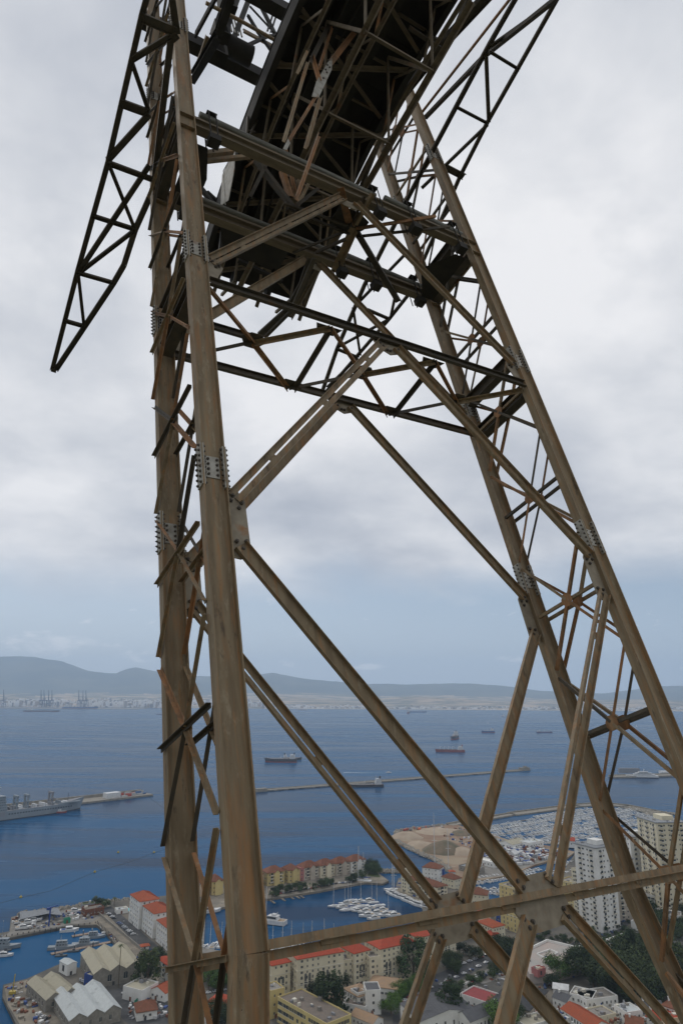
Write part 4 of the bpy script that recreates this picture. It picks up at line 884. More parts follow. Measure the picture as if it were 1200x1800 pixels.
# breakwater round the far marina
bwp = G([(792, 1452), (900, 1433), (1012, 1418)], 0); bw2 = G([(1012, 1418), (1060, 1415), (1100, 1419), (1168, 1433)], 0)
mb = MB(); ROOT = empty('breakwater'); tag(ROOT, 'long grey breakwater curving round the crowded far marina', 'breakwater')
for a, b in list(zip(bwp, bwp[1:])) + list(zip(bw2, bw2[1:])):
    dd = (b - a).normalized(); nn = V((-dd.y, dd.x, 0)); c = (a + b) / 2; w = 7 if b.x < 430 else 10
    mb.obox(c + V((0, 0, .4)), dd * ((b - a).length / 2 + 3), nn * w, V((0, 0, 1.8))); mb.obox(c + nn * (w - 1) + V((0, 0, 3)), dd * ((b - a).length / 2 + 3), nn * .9, V((0, 0, 1.0)))
mb.build('quay_wall', M_STONE, ROOT)
def rocks(name, px_list, n, w, parent=None):
    q = G(px_list, 0.0); mb = MB(); segs = list(zip(q, q[1:])); Ls = [(b - a).length for a, b in segs]
    for _ in range(n):
        t = rnd.random() * sum(Ls); 
        for (a, b), l in zip(segs, Ls):
            if t <= l: break
            t -= l
        d = (b - a).normalized(); p = a + d * t + V((-d.y, d.x, 0)) * rnd.uniform(-w, w); s = rnd.uniform(.8, 2.0)
        u = V((rnd.uniform(-1, 1), rnd.uniform(-1, 1), rnd.uniform(-.4, .4))).normalized(); v_ = u.orthogonal().normalized(); ww = u.cross(v_)
        mb.obox(p + V((0, 0, rnd.uniform(.1, 1.6))), u * s, v_ * s * rnd.uniform(.6, 1), ww * s * rnd.uniform(.5, .9))
    tag(mb.build(name, M_ROCK, parent, fix=False), kind='stuff')
rocks('armour_rocks', [(792, 1450), (900, 1431), (1012, 1416)], 350, 4); rocks('armour_rocks', [(1100, 1420), (1170, 1435)], 260, 12); rocks('armour_rocks', [(1168, 1434), (1150, 1430)], 200, 26)
rocks('armour_rocks', [(697, 1464), (700, 1482), (730, 1498), (768, 1514), (790, 1533)], 500, 3.5); rocks('armour_rocks', [(661, 1532), (683, 1534), (704, 1533)], 260, 5); rocks('armour_rocks', [(697, 1463), (725, 1457), (800, 1450)], 200, 3)
rocks('shore_rocks', [(35, 1609), (107, 1601), (170, 1588), (227, 1583)], 160, 2)
# sand heaps
def heap(px, py, r, h, m, label):
    p = g(px, py, 2); vs = []; n = 22; rings = 9
    for j in range(rings + 1):
        for i in range(n):
            a = 2 * math.pi * i / n; rr = r * (1 - j / rings) * (1 + .22 * mnoise.noise(V((math.cos(a) * 1.5, math.sin(a) * 1.5, px)))); t = 1 - j / rings
            vs.append((math.cos(a) * rr, math.sin(a) * rr * .8, h * (1 - t ** 1.5) + .9 * mnoise.noise(V((math.cos(a) * rr * .12, math.sin(a) * rr * .12, px * .1))) - .3 * (j == 0)))
    fs = [(j * n + i, j * n + (i + 1) % n, (j + 1) * n + (i + 1) % n, (j + 1) * n + i) for j in range(rings) for i in range(n)]
    mb = MB(); mb.add(vs, fs, 0, True); o = mb.build('sand_heap', m); o.location = p; tag(o, label, 'heap')
M_DIRT = mat('brown_spoil', (0.20, 0.15, 0.10), 0.95, 0, (0.12, 0.11, 0.07), 0.1, bump=.6, dist=.5); M_SANDH = mat('loose_sand', (0.42, 0.34, 0.25), 0.95, 0, (0.34, 0.26, 0.19), 0.08, bump=.5, dist=.4)
heap(780, 1496, 30, 13, M_DIRT, 'big dark brown spoil heap on the reclaimed sand'); heap(714, 1472, 24, 8, M_SANDH, 'greyish sand heap at the left tip of the reclaimed land')
heap(812, 1500, 18, 8, M_SANDH, 'pale conical sand heap right of the brown spoil heap'); heap(815, 1466, 24, 6, M_DIRT, 'reddish brown heap in the middle of the reclaimed sand'); heap(770, 1462, 34, 5, M_SANDH, 'long low pale heap along the back of the sand')
heap(736, 1484, 20, 4, M_SANDH, 'low sand heap near the rocky edge of the reclaimed land')
for i, (x, y) in enumerate(((712, 1461), (720, 1460), (731, 1458), (737, 1459), (745, 1457), (751, 1456))):
    p = g(x, y, 2); e = empty('dump_truck', p, rnd.uniform(0, 3)); tag(e, 'small site machine standing at the edge of the sand', 'truck', 'site machines on the reclaimed land')
    mb = MB(); mb.box(-3.4, -1.3, 1.1, 1.4, 1.3, 3.2); mb.build('tipper_body', rnd.choice((M_ORANGE, M_CR, M_FARD)), e); mb = MB(); mb.box(1.6, -1.2, .9, 3.6, 1.2, 3.1); mb.build('cab', M_CR, e)
    mb = MB()
    for xx in (-2.4, -1, 2.6):
        for s in (-1, 1): mb.tube((xx, s * 1.3 - .2, .55), (xx, s * 1.3 + .2, .55), .55, 10)
    mb.build('wheels', M_HBLACK, e)

# ------------------------------------------------------------------ buildings
M_CREAM = mat('cream_plaster', (0.72, 0.65, 0.48), 0.85, 0, (0.62, 0.56, 0.41), 0.15, rand=.03); M_WALLW = mat('white_plaster', (0.80, 0.79, 0.75), 0.85, 0, (0.68, 0.665, 0.62), 0.15, rand=.04)
M_YEL = mat('yellow_plaster', (0.62, 0.50, 0.22), 0.85, 0, (0.55, 0.44, 0.20), 0.15, rand=.06); M_BEIGE = mat('beige_plaster', (0.50, 0.44, 0.36), 0.85, 0, (0.42, 0.37, 0.30), 0.15, rand=.05)
M_PEACH = mat('peach_plaster', (0.60, 0.45, 0.30), 0.85, 0, (0.52, 0.39, 0.27), 0.15, rand=.08); M_STONEW = mat('grey_stone_wall', (0.30, 0.28, 0.24), 0.9, 0, (0.22, 0.20, 0.17), 0.6, rand=.05)
M_PINK = mat('faded_pink_plaster', (0.42, 0.16, 0.15), 0.85)
def tile_mat(name, c1, c2):
    return mat(name, c1, 0.85, 0, c2, 0.5, (1, 1, 1), 0.0, rand=.08, spec=.15, col3=(c2[0] * .7, c2[1] * .7, c2[2] * .7), scale3=.12)
M_RED = tile_mat('red_roof_tiles', (0.40, 0.070, 0.035), (0.32, 0.070, 0.040)); M_ORG = tile_mat('orange_roof_tiles', (0.37, 0.090, 0.042), (0.30, 0.090, 0.048)); M_BRN = tile_mat('brown_roof_tiles', (0.22, 0.085, 0.05), (0.16, 0.075, 0.045))
M_TAN = tile_mat('tan_roof_tiles', (0.38, 0.25, 0.15), (0.32, 0.23, 0.16)); M_GREY = tile_mat('grey_roof_sheet', (0.12, 0.12, 0.125), (0.10, 0.10, 0.105)); M_DGREY = tile_mat('dark_grey_roof', (0.06, 0.06, 0.065), (0.07, 0.07, 0.07))
M_PALER = tile_mat('pale_beige_roof', (0.42, 0.385, 0.29), (0.38, 0.35, 0.27)); M_WROOF = tile_mat('pale_white_roof', (0.52, 0.54, 0.53), (0.46, 0.48, 0.47)); M_FLAT = tile_mat('flat_roof_felt', (0.30, 0.275, 0.24), (0.22, 0.20, 0.18)); M_LGREY = tile_mat('light_grey_roof', (0.27, 0.28, 0.29), (0.22, 0.23, 0.24))
M_BROWNF = tile_mat('brown_flat_roof', (0.20, 0.16, 0.13), (0.15, 0.13, 0.11)); M_MAROON = tile_mat('maroon_flat_roof', (0.27, 0.06, 0.06), (0.23, 0.06, 0.06))
M_TRIM = mat('pale_trim', (0.66, 0.62, 0.52), 0.8); M_GREEN = mat('green_netting', (0.03, 0.22, 0.13), 0.8); M_BLUEW = mat('blue_panel', (0.03, 0.07, 0.26), 0.6)
def oriented(p0, p1):
    u = (p1 - p0); L = u.length; u = u / L; u.z = 0; v = V((-u.y, u.x, 0))
    if v.dot(V((p0.x, p0.y, 0))) < 0: v = -v
    return u, v, L
def windows(mb, tb, o, u, nrm, L, z0, z1, sp=3.4, st=3.0, w=1.1, h=1.5, arch=(), skip=()):
    """rows of framed windows standing in a wall; nrm points out of it"""
    wr = random.Random(int(L * 100) + int(z1 * 10)); w0 = w; n = max(1, int((L - 1.0) / sp)); colw = [wr.choice((.8, 1, 1, 1, 1.45)) for _ in range(n)]; rows = max(1, int((z1 - z0 - .4) / st)); off = (L - n * sp) / 2 + sp / 2; st = (z1 - z0) / rows
    for r in range(rows):
        zc = z0 + st * (r + .52)
        for i in range(n):
            if (i, r) in skip or wr.random() < .07: continue
            w = w0 * colw[i]; c = o + u * (off + i * sp) + V((0, 0, zc))
            hh = h
            mb.obox(c + nrm * 0.02, u * w / 2, nrm * .05, V((0, 0, hh / 2)))
            if r in arch:
                for k in range(1, 4):
                    mb.obox(c + V((0, 0, hh / 2 + .12 * k)) + nrm * .02, u * w / 2 * math.sqrt(max(.05, 1 - (k / 3.6) ** 2)), nrm * .05, V((0, 0, .07)))
            tb.obox(c + nrm * .06 + V((0, 0, -hh / 2 - .08)), u * (w / 2 + .14), nrm * .12, V((0, 0, .08)))
            tb.obox(c + nrm * .05, u * .05, nrm * .045, V((0, 0, hh / 2)))
def roof_hip(mb, o, u, v, L, W, z, rh, over=.6):
    a = o - u * over - v * over; L += 2 * over; W += 2 * over
    c = [a, a + u * L, a + u * L + v * W, a + v * W]; c = [V((p.x, p.y, z)) for p in c]; up = V((0, 0, rh))
    if L >= W: r0 = a + u * W / 2 + v * W / 2; r1 = a + u * (L - W / 2) + v * W / 2
    else: r0 = a + v * L / 2 + u * L / 2; r1 = a + v * (W - L / 2) + u * L / 2
    r0 = V((r0.x, r0.y, z)) + up; r1 = V((r1.x, r1.y, z)) + up
    P_ = c + [r0, r1]; lo = [p - V((0, 0, .35)) for p in c]
    if L >= W: f = [(0, 1, 5, 4), (1, 2, 5), (2, 3, 4, 5), (3, 0, 4)]
    else: f = [(0, 1, 4), (1, 2, 5, 4), (2, 3, 5), (3, 0, 4, 5)]
    mb.add(P_, f); mb.add(c + lo, [(0, 1, 5, 4), (1, 2, 6, 5), (2, 3, 7, 6), (3, 0, 4, 7), (7, 6, 5, 4)])
    # tile ribs down the two long slopes
    ln, sh = (L, W) if L >= W else (W, L); U_, V_ = (u, v) if L >= W else (v, u); A = V((a.x, a.y, z))
    n = int(ln / 1.3)
    for side in (0, 1):
        for i in range(n + 1):
            t = .65 + i * 1.3
            if t > ln - .2: break
            run = min(sh / 2, t, ln - t); e0 = A + U_ * t + V_ * (0 if side == 0 else sh); dirv = V_ * (1 if side == 0 else -1)
            e1 = e0 + dirv * run + V((0, 0, rh * run / (sh / 2))); sl = (e1 - e0)
            if sl.length < .5: continue
            nn = U_.cross(sl).normalized(); nn = nn if nn.z > 0 else -nn
            mb.obox((e0 + e1) / 2 + nn * .03, U_ * .12, sl / 2, nn * .07)
def roof_gable(mb, wm_, o, u, v, L, W, z, rh, along='u', over=.4, skin=.15):
    """ridge along u or along v"""
    U_, V_, l, w = (u, v, L, W) if along == 'u' else (v, u, W, L)
    a = V((o.x, o.y, z)) - U_ * over; l2 = l + 2 * over
    for s in (0, 1):
        e0 = a + V_ * (w if s else 0) + (V_ * over if s else -V_ * over) - V((0, 0, rh * over / (w / 2))); top = a + V_ * w / 2 + V((0, 0, rh))
        sl = top - e0; nn = U_.cross(sl).normalized(); nn = nn if nn.z > 0 else -nn
        mb.obox((e0 + top) / 2 + U_ * l2 / 2 + nn * skin / 2, U_ * l2 / 2, sl / 2, nn * skin / 2)
        for i in range(int(l2 / 1.4)):
            mb.obox((e0 + top) / 2 + U_ * (.7 + i * 1.4) + nn * (skin + .03), U_ * .06, sl / 2, nn * .05)
    g0 = V((o.x, o.y, z))
    for q in (g0, g0 + U_ * l):
        P_ = [q, q + V_ * w, q + V_ * w / 2 + V((0, 0, rh))]; wm_.add([p - U_ * .0 for p in P_], [(0, 1, 2)])
BN = [0]
def building(name, label, p0, p1, zref, depth, h, roof='flat', wm_=None, rm=None, rh=3.0, win=(3.8, 3.0, 1.0, 1.25), cat='building', group=None, base=2.0, arch=(), along='u', extras='', chim=0, walls=None, sides=True, gables=1):
    A, B = (g(*p0, zref), g(*p1, zref)) if not isinstance(p0, V) else (p0, p1)
    A = V((A.x, A.y, 0)); B = V((B.x, B.y, 0)); u, v, L = oriented(A, B); C_ = A + u * L / 2 + v * depth / 2
    e = empty(name, (C_.x, C_.y, base), 0); tag(e, label, cat, group)
    o = A - C_                                        # local origin
    wmb, rmb, gmb, tmb = MB(), MB(), MB(), MB(); W = depth
    wmb.obox(o + u * L / 2 + v * W / 2 + V((0, 0, h / 2 - .6)), u * L / 2, v * W / 2, V((0, 0, h / 2 + .6)))
    if roof == 'hip': roof_hip(rmb, o, u, v, L, W, h, rh)
    elif roof == 'gable':
        for k in range(gables): roof_gable(rmb, wmb, o + u * (L / gables) * k, u, v, L / gables, W, h, rh, along)
    else:
        rmb.obox(o + u * L / 2 + v * W / 2 + V((0, 0, h + .03)), u * (L / 2 - .3), v * (W / 2 - .3), V((0, 0, .03)))
        for c, a, b in ((o + u * L / 2 + v * .15, u * L / 2, v * .15), (o + u * L / 2 + v * (W - .15), u * L / 2, v * .15), (o + v * W / 2 + u * .15, u * .15, v * (W / 2 - .3)), (o + v * W / 2 + u * (L - .15), u * .15, v * (W / 2 - .3))):
            wmb.obox(c + V((0, 0, h + .4)), a, b, V((0, 0, .4)))
    sp, st, ww, wh = win
    if sp:
        windows(gmb, tmb, o, u, -v, L, .3, h - .2, sp, st, ww, wh, arch); windows(gmb, tmb, o + v * W, u, v, L, .3, h - .2, sp, st, ww, wh)
        if sides: windows(gmb, tmb, o, v, -u, W, .3, h - .2, sp, st, ww, wh, arch); windows(gmb, tmb, o + u * L, v, u, W, .3, h - .2, sp, st, ww, wh, arch)
    if 'tall' in extras:
        for (q0, U_, N_, l_) in ((o, u, -v, L), (o, v, -u, W)):
            for t in ((.22, .6) if l_ > 20 else (.5,)):
                for dd in (-1.5, 1.5):
                    c = q0 + U_ * (l_ * t + dd) + V((0, 0, h * .42)); gmb.obox(c + N_ * .08, U_ * .75, N_ * .06, V((0, 0, h * .16)))
                    for k in range(1, 5): gmb.obox(c + N_ * .08 + V((0, 0, h * .16 + .16 * k)), U_ * .75 * math.sqrt(max(.05, 1 - (k / 4.6) ** 2)), N_ * .06, V((0, 0, .09)))
                    tmb.obox(c + N_ * .12 + V((0, 0, h * .02)), U_ * .05, N_ * .06, V((0, 0, h * .16)))
                    tmb.obox(c + N_ * .14, U_ * .78, N_ * .05, V((0, 0, .12)))
    if 'band' in extras:
        for zz in (h * .36, h * .7, h - .15):
            for c, a, b in ((o + u * L / 2 - v * .12, u * (L / 2 + .24), v * .12), (o - u * .12 + v * W / 2, u * .12, v * W / 2), (o + u * (L + .12) + v * W / 2, u * .12, v * W / 2)):
                tmb.obox(c + V((0, 0, zz)), a, b, V((0, 0, .16)))
    wmb.build('wall', wm_ or M_WALLW, e); rmb.build('roof', rm or M_FLAT, e)
    if gmb.v: w_ = gmb.build('window', M_GLASS, e, fix=False); tag(w_, kind='stuff')
    if tmb.v: tag(tmb.build('sill', M_TRIM, e, fix=False), kind='stuff')
    dmb = MB(); dmb.obox(o + u * L * .42 - v * .03 + V((0, 0, 1.2)), u * .8, v * .06, V((0, 0, 1.2))); dmb.build('door', M_BRN if BN[0] % 2 else M_DGREY, e); BN[0] += 1
    for k in range(chim):
        c = MB(); q = o + u * L * (.25 + .5 * k / max(1, chim - 1 or 1)) + v * W * .42; hh = h + (rh * .6 if roof != 'flat' else 0)
        c.obox(q + V((0, 0, hh + .8)), u * .5, v * .5, V((0, 0, 1.3))); c.obox(q + V((0, 0, hh + 2.15)), u * .62, v * .62, V((0, 0, .12))); c.build('chimney', wm_ or M_WALLW, e)
    if roof == 'flat' and 'bare' not in extras:
        for k in range(3 + int(L * W / 120)):
            c = MB(); q = o + u * rnd.uniform(1.5, max(1.6, L - 1.5)) + v * rnd.uniform(1.5, max(1.6, W - 1.5)); a_, b_, hh = rnd.uniform(.4, 1.4), rnd.uniform(.4, 1.2), rnd.uniform(.3, 1.0)
            c.obox(q + V((0, 0, h + .06 + hh)), u * a_, v * b_, V((0, 0, hh))); c.build('roof_unit', rnd.choice((M_TRIM, M_FARD, M_FLAT)), e)
    if 'balcony' in extras:
        rows = int(h / st); stp = h / rows
        for side, (q0, U_, N_, l_) in {'f': (o, u, -v, L), 'r': (o + u * L, v, u, W), 'l': (o, v, -u, W)}.items():
            if side == 'l' and 'balconyl' not in extras: continue
            nb = max(1, int(l_ / 9)); c = MB(); rl = MB()
            for r in range(1, rows):
                for i in range(nb):
                    q = q0 + U_ * l_ * (i + .5) / nb + N_ * .7 + V((0, 0, stp * r)); c.obox(q, U_ * 1.9, N_ * .7, V((0, 0, .1))); rl.obox(q + N_ * .66 + V((0, 0, .5)), U_ * 1.9, N_ * .04, V((0, 0, .45)))
                    rl.obox(q - N_ * .66 + V((0, 0, 1.3)), U_ * 1.2, N_ * .06, V((0, 0, 1.05)), 1)
            tag(c.build('balcony', M_TRIM, e, fix=False), kind='stuff'); tag(rl.build('balcony_rail', [M_TRIM, M_GLASS], e, fix=False), kind='stuff')
    return e, o, u, v, L
# ------------------------------------------------------------------ the old harbour on the left
B_ = building
# white villas with red roofs stepping along the promenade
vbase = [((226, 1619), (243, 1634), 21.5, 17), ((249, 1634), (268, 1650), 18.5, 17), ((274, 1654), (306, 1682), 15.5, 17)]
for (a, b, h, dp), l in zip(vbase, ('farthest and tallest of the three white blocks with red roofs by the promenade', 'middle of the three white blocks with red roofs by the promenade', 'nearest of the three white blocks with red roofs, cut by the pylon leg')):
    B_('apartment_block', l, a, b, 2, dp, h, 'hip', M_WALLW, M_ORG, 4.0, (4.4, 3.3, 0.9, 1.4), group='white blocks along the promenade', extras='band')
q0, q1 = g(203, 1608, 2), g(232, 1606, 2)
B_('pool_house', 'low white pool building left of the tallest white block', (206, 1601), (226, 1598), 5, 8, 3, 'flat', M_WALLW, M_WROOF, win=(0, 0, 0, 0))
p = g(218, 1599, 2.2); mb = MB(); mb.box(-8, -4, 0, 8, 4, .25); o = mb.build('swimming_pool', mat('pool_water', (0.05, 0.45, 0.48), .15)); o.location = p + V((3, 0, 0)); o.rotation_euler = (0, 0, -.25); tag(o, 'small turquoise swimming pool beside the tallest white block', 'pool')
B_('pavilion', 'tiny red roofed kiosk on the promenade behind the warehouses', (249, 1664), (263, 1662), 5, 5, 3, 'hip', M_WALLW, M_ORG, 1.2, (0, 0, 0, 0)); B_('pavilion', 'tiny red roofed kiosk nearest the pylon on the promenade', (281, 1687), (296, 1684), 5, 5, 3, 'hip', M_WALLW, M_RED, 1.2, (0, 0, 0, 0))
# open boat shed on the pier
e = empty('boat_shed', (0, 0, 2)); tag(e, 'long grey roofed open boat shed at the end of the left pier', 'shed')
a, b = g(36, 1616, 6.5), g(84, 1606, 6.5); a2, b2 = g(35, 1603, 8), g(102, 1596, 8); c2 = g(110, 1609, 6.5)
mb = MB(); mb.plate([V((q.x, q.y, q.z - 2)) for q in (a, b, c2, b2, a2)], (0, 0, 1), .3); mb.build('roof', M_LGREY, e)
mb = MB()
for t in range(9):
    q = a.lerp(c2, t / 8); mb.box(q.x - .2, q.y + 1, 0, q.x + .2, q.y + 1.4, 4.3)
for t in range(7):
    q = a2.lerp(b2, t / 6); mb.box(q.x - .2, q.y - 2, 0, q.x + .2, q.y - 1.6, 5.6)
mb.build('posts', M_FARD, e); mb = MB(); q = a2.lerp(b2, .5); mb.obox(V((q.x, q.y - 1.5, 2.6)), (b2 - a2) * .49, V((0, .15, 0)), V((0, 0, 2.6))); mb.build('back_wall', M_FARD, e)
# warehouses
B_('warehouse', 'beige roofed stone warehouse with three gables and arched doors', (163, 1739), (248, 1722), 2, 46, 9, 'gable', M_STONEW, M_PALER, 3.2, (11, 9, 2.6, 3.6), along='v', gables=3, arch=(0,))
B_('warehouse', 'dark blue fronted bay at the left side of the beige warehouse', (147, 1733), (160, 1738), 2, 20, 7, 'flat', M_BLUEW, M_PALER, win=(0, 0, 0, 0), extras='bare')
B_('shed', 'small white ribbed shed between the two groups of warehouses', (118, 1716), (134, 1711), 2, 12, 7, 'gable', M_WALLW, M_WROOF, 1.0, (6, 6, 3.5, 3.8), along='v')
ea, eb = g(70, 1760, 8), g(140, 1741, 8)
B_('warehouse', 'far half of the long quay warehouse, beige roof with two gables', (82, 1758), (139, 1742), 9, 36, 7, 'gable', M_STONEW, M_PALER, 3.0, (6, 5, 1.2, 2.4), along='v', gables=2)
B_('warehouse', 'near half of the long quay warehouse, white roof with three gables', (122, 1805), (213, 1782), 6, 46, 7, 'gable', M_STONEW, M_WROOF, 3.0, (6, 5, 1.2, 2.4), along='v', gables=3)
B_('customs_shed', 'white boxy site cabin with beige roof among parked vans', (215, 1756), (248, 1765), 2, 16, 7, 'flat', M_WALLW, M_PALER, win=(0, 0, 0, 0))
B_('cottage', 'brown tile roofed cottage at the bottom beside the leg', (240, 1796), (276, 1790), 2, 14, 5, 'hip', M_WALLW, M_BRN, 3.5); B_('cottage', 'orange tile roofed gatehouse with a small porch near the leg', (262, 1755), (290, 1762), 2, 12, 5, 'gable', M_WALLW, M_ORG, 3.0, along='v')
B_('terraced_house', 'white house with red roof and balconies touching the pylon leg', (281, 1722), (302, 1738), 2, 12, 12, 'hip', M_WALLW, M_RED, 3.5, extras='balcony')
mb = MB(); a = g(236, 1768, 2); b = g(270, 1740, 2); mb.plate([V((a.x, a.y, 0)), V((b.x, b.y, 0)), V((b.x, b.y, 3)), V((a.x, a.y, 3))], (1, 0, 0), .1); o = mb.build('green_fence', M_GREEN); o.location.z = 2; tag(o, 'bright green netting fence behind the white site cabin', 'fence')
B_('depot_hut', 'brown and blue depot hut at the root of the left pier', (150, 1612), (183, 1606), 2, 12, 5, 'flat', M_BRN, M_BROWNF, win=(3, 3, 1, 1)); B_('depot_hut', 'small green roofed workshop beside the stored boats on the pier', (145, 1600), (167, 1597), 2, 9, 4, 'flat', M_FARD, M_GRASS, win=(3, 3, 1, 1)); B_('depot_hut', 'green container hut in the middle of the left pier', (114, 1624), (124, 1622), 2, 4, 3, 'flat', M_GREEN, M_GREEN, win=(0, 0, 0, 0), extras='bare')
e = empty('boat_hoist', g(86, 1628, 2)); tag(e, 'slim bright blue boat crane on the left pier', 'crane'); mb = MB(); mb.tube((0, 0, 0), (0, 0, 15), .7, 8); mb.build('mast', M_BLUEW, e); mb = MB(); mb.tube((-1, 0, 14), (6, 1, 16), .45, 6); mb.box(-3, -1, 12.6, .6, 1, 14.4); mb.build('jib', M_BLUEW, e)
e = empty('yellow_crane', g(22, 1748, 2)); tag(e, 'small yellow mobile crane on the bottom left quay', 'crane'); mb = MB(); mb.box(-2, -1.2, .4, 2, 1.2, 2); mb.build('body', M_BUOY, e); mb = MB(); mb.tube((0, 0, 2), (.5, 0, 12), .35, 6); mb.build('jib', M_BUOY, e)
# parapet and posts along the promenade
def wall_line(name, label, pts, h, w, m, z=2.0, cat='wall'):
    q = [g(x, y, z) for x, y in pts]; mb = MB()
    for a, b in zip(q, q[1:]):
        d = (b - a); L = d.length; d = d / L; nn = V((-d.y, d.x, 0)); mb.obox((a + b) / 2 + V((0, 0, h / 2)), d * (L / 2 + w / 4), nn * w / 2, V((0, 0, h / 2)))
    tag(mb.build(name, m), label, cat)
wall_line('quay_parapet', 'dark parapet wall along the car park beside the promenade', [(158, 1593), (180, 1613), (234, 1658), (284, 1699)], 2.0, .6, M_STONEW)
e = empty('quay_fence'); tag(e, 'row of dark timber piles edging the inner harbour basin', 'fence')
for i in range(26):
    t = i / 25; q = g(171 + (232 - 171) * t, 1628 + (1684 - 1628) * t, 0); mb = MB(); mb.tube((q.x, q.y, -1), (q.x, q.y, 4.2), .3, 6); mb.build('pile', M_STEELD, e)
for i in range(18):
    q = g(2 + 166 * i / 17, 1652 - 25 * i / 17, 0); mb = MB(); mb.tube((q.x, q.y - .5, -1), (q.x, q.y - .5, 3.4), .35, 6); mb.build('pile', M_STEELD, e)
for l, a, b in (('upper wooden pontoon in the left basin', (127, 1647), (178, 1638)), ('lower long wooden pontoon in the left basin', (90, 1678), (199, 1656))):
    qa, qb = g(*a), g(*b); e = empty('pontoon', (qa + qb) / 2, math.atan2((qb - qa).y, (qb - qa).x)); tag(e, l, 'pontoon'); L = (qb - qa).length; mb = MB(); n = int(L / 3)
    for k in range(n): mb.box(-L / 2 + k * 3, -2.0, .1, -L / 2 + k * 3 + 2.85, 2.0, .7)
    mb.build('deck', M_WOOD, e); mb = MB()
    for k in range(4): x = -L / 2 + L * (.05 + .3 * k); mb.tube((x, -2.3, -1), (x, -2.3, 3.6), .35, 8)
    mb.build('piles', M_STEELD, e); mb = MB()
    for k in range(4): x = -L / 2 + L * (.05 + .3 * k); mb.tube((x, -2.3, 3.6), (x, -2.3, 4.5), .36, 8)
    mb.build('pile_caps', M_WHITE, e)
# ------------------------------------------------------------------ boats: one of each kind, then copies
M_SAIL = mat('blue_sail_cover', (0.05, 0.09, 0.25), .8); M_RUBBER = mat('grey_inflatable', (0.10, 0.11, 0.12), .8); M_TEAK = mat('teak_deck', (0.35, 0.26, 0.17), .8)
def proto_motor():
    e = empty('motor_yacht'); hull_mb(13, 4, 1.6, .35, .12).build('hull', [M_WHITE, M_HBLACK, M_WHITE], e)
    mb = MB(); mb.add([(-3.5, -1.5, 1.6), (3.4, -1.3, 1.6), (3.4, 1.3, 1.6), (-3.5, 1.5, 1.6), (-3.0, -1.2, 2.9), (1.2, -1.0, 2.9), (1.2, 1.0, 2.9), (-3.0, 1.2, 2.9)], [(0, 1, 5, 4), (1, 2, 6, 5), (2, 3, 7, 6), (3, 0, 4, 7), (4, 5, 6, 7)]); mb.box(-3.4, -1.4, 2.9, .9, 1.4, 3.05); mb.build('cabin', M_WHITE, e)
    mb = MB(); mb.add([(-3.0, -1.48, 2.0), (2.6, -1.3, 2.0), (1.5, -1.12, 2.7), (-2.7, -1.32, 2.7)], [(0, 1, 2, 3)]); mb.add([(-3.0, 1.48, 2.0), (2.6, 1.3, 2.0), (1.5, 1.12, 2.7), (-2.7, 1.32, 2.7)], [(0, 1, 2, 3)]); mb.add([(2.75, -1.0, 2.05), (2.75, 1.0, 2.05), (1.7, .85, 2.75), (1.7, -.85, 2.75)], [(0, 1, 2, 3)]); mb.build('window', M_GLASS, e)
    mb = MB(); mb.box(-2.2, -.9, 3.05, -.6, .9, 3.6); mb.tube((-2.6, -1.2, 3), (-2.9, 0, 4.4), .07, 5); mb.tube((-2.6, 1.2, 3), (-2.9, 0, 4.4), .07, 5); mb.build('flybridge', M_WHITE, e)
    mb = MB(); mb.box(-6.2, -1.5, 1.3, -3.6, 1.5, 1.66); mb.build('cockpit', M_TEAK, e); return e
def proto_sail():
    e = empty('sailing_yacht'); hull_mb(12, 3.6, 1.2, .25, .15).build('hull', [M_WHITE, M_HBLUE, M_WHITE], e)
    mb = MB(); mb.box(-2.2, -1.0, 1.2, 2.4, 1.0, 1.7); mb.build('coachroof', M_WHITE, e); mb = MB(); mb.tube((1, 0, 1.2), (1, 0, 18), .2, 6, .14); mb.box(.95, -1.1, 9, 1.05, 1.1, 9.08); mb.box(.95, -.8, 13, 1.05, .8, 13.06); mb.build('mast', M_WHITE, e)
    mb = MB(); mb.tube((1, 0, 2.6), (-4, 0, 2.6), .22, 6); mb.build('furled_sail', M_SAIL, e)
    mb = MB()
    for a, b in (((1, 0, 17.9), (5.9, 0, 1.4)), ((1, 0, 17.9), (-5.8, 0, 1.3)), ((1, 0, 16), (1, 1.7, 1.3)), ((1, 0, 16), (1, -1.7, 1.3))): mb.tube(a, b, .025, 4)
    mb.build('rigging', M_STEELD, e); return e
def proto_small():
    e = empty('motor_boat'); hull_mb(8, 2.7, 1.0, .3, .1).build('hull', [M_WHITE] * 3, e); mb = MB(); mb.box(-1.4, -1, 1.0, 1.4, 1, 1.9); mb.box(-1.6, -1.1, 1.9, .9, 1.1, 2.0); mb.build('cabin', M_WHITE, e); mb = MB(); mb.box(1.38, -.85, 1.3, 1.43, .85, 1.8); mb.box(-1.2, -1.02, 1.3, 1.1, 1.02, 1.75); mb.build('window', M_GLASS, e)
    mb = MB(); mb.box(-3.4, -1.0, .8, -1.6, 1.0, 1.06); mb.build('cockpit', M_SAIL, e); return e
def proto_rib():
    e = empty('inflatable_boat'); mb = MB(); hull_mb(9, 3.2, 1.0, .2, .1).build('hull', [M_RUBBER, M_RUBBER, M_RUBBER], e); mb = MB(); mb.box(-1, -.6, 1, 1, .6, 2.1); mb.build('console', M_RUBBER, e); return e
